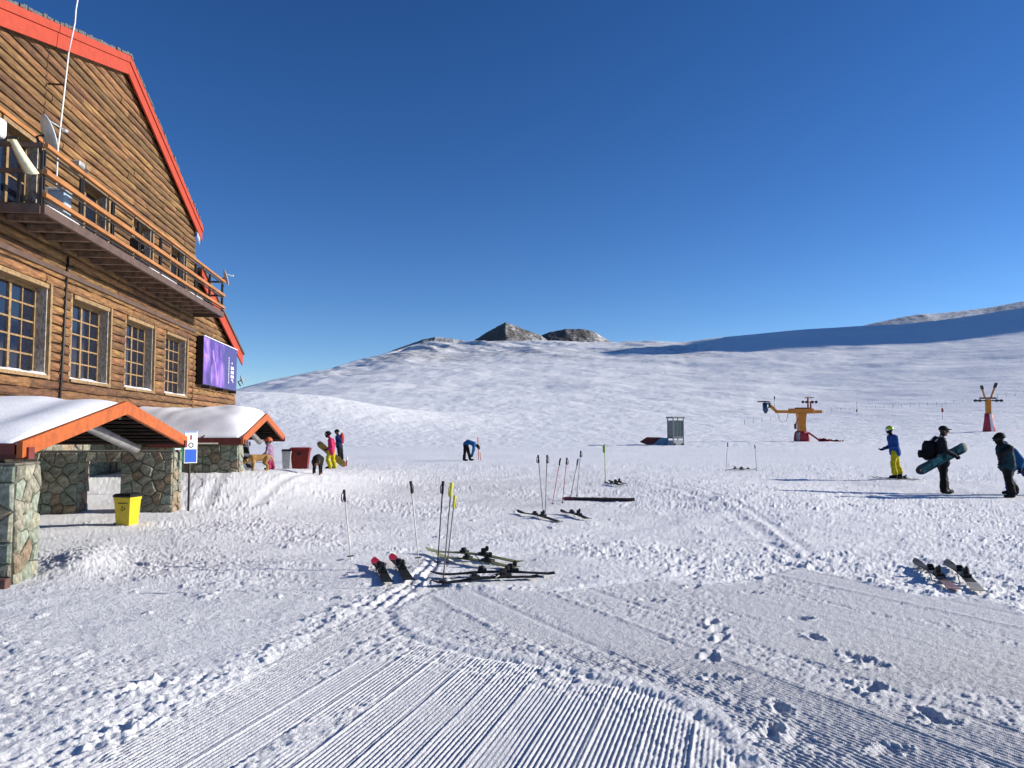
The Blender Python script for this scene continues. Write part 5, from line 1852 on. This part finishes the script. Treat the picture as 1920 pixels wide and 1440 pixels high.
S_WHITE = mat('shaft_white', (.72, .70, .62), .4, .1); S_NAVY = mat('shaft_navy', (.014, .014, .04), .35, .1); S_GREY = mat('shaft_grey', (.16, .16, .17), .4, .2)
S_RED = mat('shaft_red', (.35, .03, .04), .4, .1); G_YEL = mat('grip_yellow', (.62, .56, .02), .5, .08)
pole((658, 1050), (645, 918), S_WHITE, M_BLACK, 'white ski pole with black grip, alone beside the red-tipped skis')
pole((785, 1053), (770, 902), S_WHITE, M_BLACK, 'white ski pole with black grip, between red-tipped and olive skis')
pole((820, 1062), (831, 902), S_NAVY, M_BLACK, 'dark navy ski pole with black grip by the olive skis')
pole((830, 1098), (847, 905), S_GREY, G_YEL, 'slim grey ski pole with yellow grip, reaching the outer black ski')
pole((838, 1062), (853, 929), S_GREY, G_YEL, 'slim grey ski pole with yellow grip, the shorter of the two')
pole((1019, 967), (1009, 853), S_GREY, M_BLACK, 'grey ski pole with black grip leaning away from its upright twin')
pole((1022, 970), (1026, 853), S_GREY, M_BLACK, 'upright grey ski pole with black grip among the black skis')
pole((1035, 948), (1051, 859), S_RED, M_BLACK, 'dark red ski pole leaning outwards beside its upright red twin')
pole((1054, 946), (1063, 858), S_RED, M_BLACK, 'dark red ski pole standing almost upright behind the black skis')
pole((1069, 936), (1084, 860), S_NAVY, M_BLACK, 'dark leaning ski pole, lower of the crossed pair behind the maroon ski')
pole((1081, 934), (1089, 845), S_GREY, M_BLACK, 'dark leaning ski pole, taller of the crossed pair behind the maroon ski')
pole((1361, 884), (1364, 830), S_GREY, M_BLACK, 'distant thin ski pole standing upright beside the distant dark skis')
pole((1419, 884), (1415, 834), S_GREY, M_BLACK, 'distant thin ski pole with tilted grip beside the distant dark skis')


def stick(base, top, m, r, name, label, cat, flag=None):
    p = on_ground(*base)
    d = ray(*top)
    q = Vector((0, 0, EYE)) + d * (p.y / d.y)
    o = empty(name, p, 0, label, cat)
    MB().tube([Vector((0, 0, -.3)), q - p], r, 8).build('rod', m, o)
    if flag:
        v = q - p
        MB().box((v.x + flag[0], 0, v.z * flag[1]), (flag[2], .03, flag[3]), bevel=.01).build('flag', flag[4], o)
    return o


stick((1135, 905), (1134, 832), mat('lime_rod', (.38, .55, .06), .5, .1), .014, 'marker_pole', 'thin lime green marker pole standing in the snow', 'marker', (-.03, .86, .07, .22, mat('lime_flag', (.22, .40, .05), .6, .1)))
stick((898, 862), (896, 819), mat('orange_rod', (.62, .09, .04), .5, .08), .022, 'gate_pole', 'orange gate pole beside the bending person', 'marker')
stick((902, 863), (900, 848), mat('orange_rod', (.62, .09, .04)), .02, 'gate_pole', 'short orange stub standing by the orange gate pole', 'marker')
stick((1607, 779), (1606, 752), S_GREY, .03, 'marker_flag', 'thin marker pole with small red flag above the lift drive', 'marker', (0.0, .33, .35, .6, C_RED))
stick((1767, 786), (1766, 757), S_GREY, .03, 'marker_flag', 'thin marker pole with small red flag beyond the person with rucksack', 'marker', (0.05, .58, .4, .75, C_RED))

# ================================================================== lift
lp = at_y(1502, 80.0)
lf = empty('drag_lift_drive', lp, 0, 'yellow drag lift drive station with blue motor and red padded foot', 'lift')
y_ = M_LIFT
colm = MB()
rings = []
for z_, hw in ((.2, .36), (1.2, .36), (1.6, .33), (2.2, .36), (2.9, .46)):
    rings.append([(-hw, -.35, z_), (hw, -.35, z_), (hw, .35, z_), (-hw, .35, z_)])
colm.loft(rings, smooth=False).build('column', y_, lf)
MB().box((0, 0, 3.14), (2.5, .62, .52), bevel=.04).build('cross_beam', y_, lf)
MB().box((1.68, 0, 3.07), (.9, .34, .32), bevel=.03).build('beam_end', y_, lf)
arm = MB().box((-1.95, 0, 3.07), (1.45, .34, .30), bevel=.03)
arm.bar((-2.5, 0, 3.02), (-3.25, 0, 3.72), .30, .26)
arm.build('boom', y_, lf)
mo = MB().tube([(-3.7, 0, 4.0), (-3.7, 0, 3.25), (-3.7, 0, 3.1), (-3.7, 0, 2.88)], [.30, .28, .22, .10], 14)
mo.box((-3.36, 0, 3.75), (.34, .3, .55), bevel=.03)
motor = mo.build('motor', M_TEAL, lf)
bw = MB()
ring = [(-3.85 + math.cos(2 * math.pi * k / 20) * .62, math.sin(2 * math.pi * k / 20) * .62, 4.12) for k in range(20)]
bw.tube(ring + [ring[0]], .05, 6, cap=False)
for k in range(0, 20, 4): bw.tube([(-3.85, 0, 4.12), ring[k]], .03, 5)
bw.tube([(-3.75, 0, 3.98), (-3.75, 0, 4.2)], .06, 8)
bw.build('bullwheel', M_STEEL, lf)
MB().tube([(-2.75, 0, 3.15), (-2.75, 0, 4.4)], .03, 6).build('sensor_mast', M_METAL, lf)
MB().tube([(-2.75, 0, 4.38), (-2.75, 0, 4.68)], .065, 8).build('sensor', M_BLACK, lf)
tw = MB()
tw.box((.72, 0, 3.95), (.12, .14, 1.2)); tw.box((1.0, 0, 3.75), (.12, .14, .8))
tw.build('sheave_tower', M_LIFTRED, lf)
MB().box((.88, 0, 4.54), (.95, .12, .09)).build('sheave_top', M_LIFT, lf)
MB().box((.84, 0, 4.08), (1.45, .10, .09)).build('sheave_bar', M_LIFT, lf)
for x in (.16, .55, 1.15, 1.55):
    MB().tube([(x, -.16, 4.08), (x, -.04, 4.08)], .14, 12).build('sheave', M_STEEL, lf)
MB().box((.2, -.05, 3.45), (1.6, .4, .10)).build('walkway', M_REDD, lf)
MB().box((-.68, -.1, 1.55), (.22, .2, .55), bevel=.04).build('control_box', M_REDD, lf)
MB().bar((-.62, -.1, 1.75), (-.4, -.1, 2.4), .12, .12).build('bracket', M_LIFT, lf)
MB().tube([(-2.5, -.1, 2.95), (-2.35, -.1, 2.2), (-2.0, -.1, 1.95), (-1.6, -.1, 2.1), (-1.4, -.1, 2.9)], .02, 5).build('slack_cable', M_STEEL, lf)
pd = MB()
rings = []
for z_, hw in ((-.15, .80), (.3, .82), (.8, .74), (1.02, .60), (1.04, .4)):
    rings.append([(math.cos(2 * math.pi * k / 16) * hw, math.sin(2 * math.pi * k / 16) * hw * .8, z_ + .04 * math.sin(k * 2.1)) for k in range(16)])
pd.loft(rings)
pd.bar((.5, -.5, .9), (1.65, -.6, .06), .3, .14)
pd.build('crash_pad', M_LIFTRED, lf)
MB().box((-.55, -.52, .48), (.35, .12, .9), bevel=.04, rot=Matrix.Rotation(R(-42), 3, 'Z')).build('pad_strap', M_GREY, lf)

p2 = at_y(1853, 100.0)
py2 = empty('lift_pylon', p2, 0, 'yellow lift pylon with red padded foot and two raised cable arms', 'lift')
MB().box((0, 0, 2.9), (.56, .5, 2.6), bevel=.04).build('column', M_LIFT, py2)
pdm = MB(); rings = []
for z_, hw in ((-.2, .80), (.8, .66), (1.7, .52), (2.35, .46)):
    rings.append([(math.cos(2 * math.pi * k / 14) * hw, math.sin(2 * math.pi * k / 14) * hw * .9, z_) for k in range(14)])
pdm.loft(rings).build('crash_pad', M_LIFTRED, py2)
MB().add([(-.16, -.80, .0), (.16, -.80, .0), (.06, -.50, 2.3), (-.14, -.50, 2.3), (-.16, -.6, .0), (.16, -.6, .0), (.06, -.3, 2.3), (-.14, -.3, 2.3)], [(0, 1, 2, 3), (7, 6, 5, 4), (0, 4, 5, 1), (1, 5, 6, 2), (2, 6, 7, 3), (3, 7, 4, 0)]).build('white_panel', M_WHITE, py2)
MB().box((0, 0, 4.02), (3.3, .16, .16)).build('cross_arm', M_STEEL, py2)
MB().box((0, 0, 4.34), (2.1, .24, .2)).build('head_beam', M_REDD, py2)
for x in (-1.68, -1.1, 1.1, 1.68):
    MB().tube([(x, -.2, 4.02), (x, .1, 4.02)], .17, 12).build('sheave', M_STEEL, py2)
for a, b in (((-.42, 0, 4.4), (-.78, 0, 5.9)), ((.38, 0, 4.4), (1.12, 0, 6.2))):
    MB().bar(a, b, .16, .16).build('raised_arm', M_LIFT, py2)
    v = Vector(b) - Vector(a)
    MB().bar(Vector(b) - v * .28, Vector(b) + v * .06, .30, .26).build('arm_head', M_STEEL, py2)

cb = at_y(1266, 68.0)
cab = empty('lift_cabin', cb, R(18), 'small grey lift attendant cabin with tall panes', 'cabin')
cab.scale = (.80, .85, 1.03)
MB().box((0, 0, .12), (1.34, 1.2, .55), bevel=.02).build('lower_panel', M_METAL, cab)
M_CABIN = mat('cabin_grey', (.17, .175, .17), .6, .15)
M_CGLASS = mat('cabin_glass', (.10, .13, .135), .2, .2, spec=.5)
for sx in (-1, 1):
    for sy in (-1, 1):
        MB().box((sx * .63, sy * .56, 1.2), (.09, .09, 2.2)).build('corner_post', M_CABIN, cab)
for sy in (-1, 1):
    for k in (-1, 0, 1):
        MB().box((k * .39, sy * .55, 1.42), (.36, .02, 1.35)).build('pane', M_CGLASS, cab)
        if k < 1: MB().box((k * .39 + .195, sy * .56, 1.42), (.035, .05, 1.4)).build('mullion', M_CABIN, cab)
    MB().box((0, sy * .57, .66), (1.17, .05, .2)).build('kick_panel', M_CABIN, cab)
for sx in (-1, 1):
    for k in (-.5, .5):
        MB().box((sx * .62, k * .5, 1.42), (.02, .46, 1.35)).build('pane', M_CGLASS, cab)
    MB().box((sx * .64, 0, .66), (.05, 1.03, .2)).build('kick_panel', M_CABIN, cab)
MB().box((0, 0, 2.36), (1.55, 1.4, .14), bevel=.03).build('roof', M_GREY, cab)
for x in (-.5, .5):
    MB().tube([(x, -.66, .02), (x, -.60, .02)], .15, 10).build('wheel', M_BLACK, cab)

tp = at_y(1226, 69.0)
tm_ = empty('safety_mat', tp, 0, 'dark red safety mat slumped in the snow beside the cabin', 'mat')
MB().add([(-1.35, -.4, .28), (-.75, -.5, .68), (.55, -.4, .66), (-.35, -.6, -.05), (-1.2, .4, .2), (-.7, .5, .6), (.6, .5, .6), (-.3, .6, -.1)], [(0, 1, 2, 3), (7, 6, 5, 4), (0, 4, 5, 1), (1, 5, 6, 2), (2, 6, 7, 3), (3, 7, 4, 0)]).build('red_side', M_REDD, tm_)
MB().add([(-.34, -.63, -.05), (.55, -.43, .64), (1.1, -.4, .6), (1.1, -.6, -.1), (-.34, -.5, -.05), (.55, -.3, .64), (1.1, -.3, .6), (1.1, -.5, -.1)], [(0, 1, 2, 3), (7, 6, 5, 4), (0, 4, 5, 1), (1, 5, 6, 2), (2, 6, 7, 3), (3, 7, 4, 0)]).build('blue_side', mat('mat_blue', (.16, .30, .42), .6, .15), tm_)

# safety net lying round the foot of the drive station
nt_ = empty('safety_net', at_y(1560, 79.0), 0, 'red safety net slumped on the snow beside the lift drive', 'net')
rings = []
for k in range(22):
    f = k / 21
    x = -1.4 + 2.6 * f
    yy = .35 * math.sin(k * .7)
    hh = .30 * (1 - f) + .06 + .07 * math.sin(k * 1.9)
    zz = gz(nt_.location.x + x, nt_.location.y + yy) - nt_.location.z
    rings.append([(x, yy - .10, zz - .05), (x, yy - .03, zz + hh), (x + .03, yy + .03, zz + hh * .9), (x, yy + .22, zz - .05)])
MB().loft(rings, smooth=False).build('netting', mat('net_red', (.20, .012, .022), .9, .3, 6, spec=.1), nt_)

# roped-off line climbing the slope
rf0 = on_ground(1396, 795)
fence_ = empty('rope_fence', rf0, 0, 'long line of thin stakes and rope climbing the far slope', 'fence')
pts_ = []
for k in range(34):
    f = k / 33
    p = on_ground(1396 + 540 * f, 795 - 60 * f - 4 * math.sin(f * 6)) - rf0
    pts_.append(p + Vector((0, 0, .7)))
    MB().tube([p - Vector((0, 0, .3)), p + Vector((0, 0, .9))], .028, 5).build('stake', M_STEEL, fence_)
MB().tube(pts_, .007, 4).build('rope', M_STEEL, fence_)
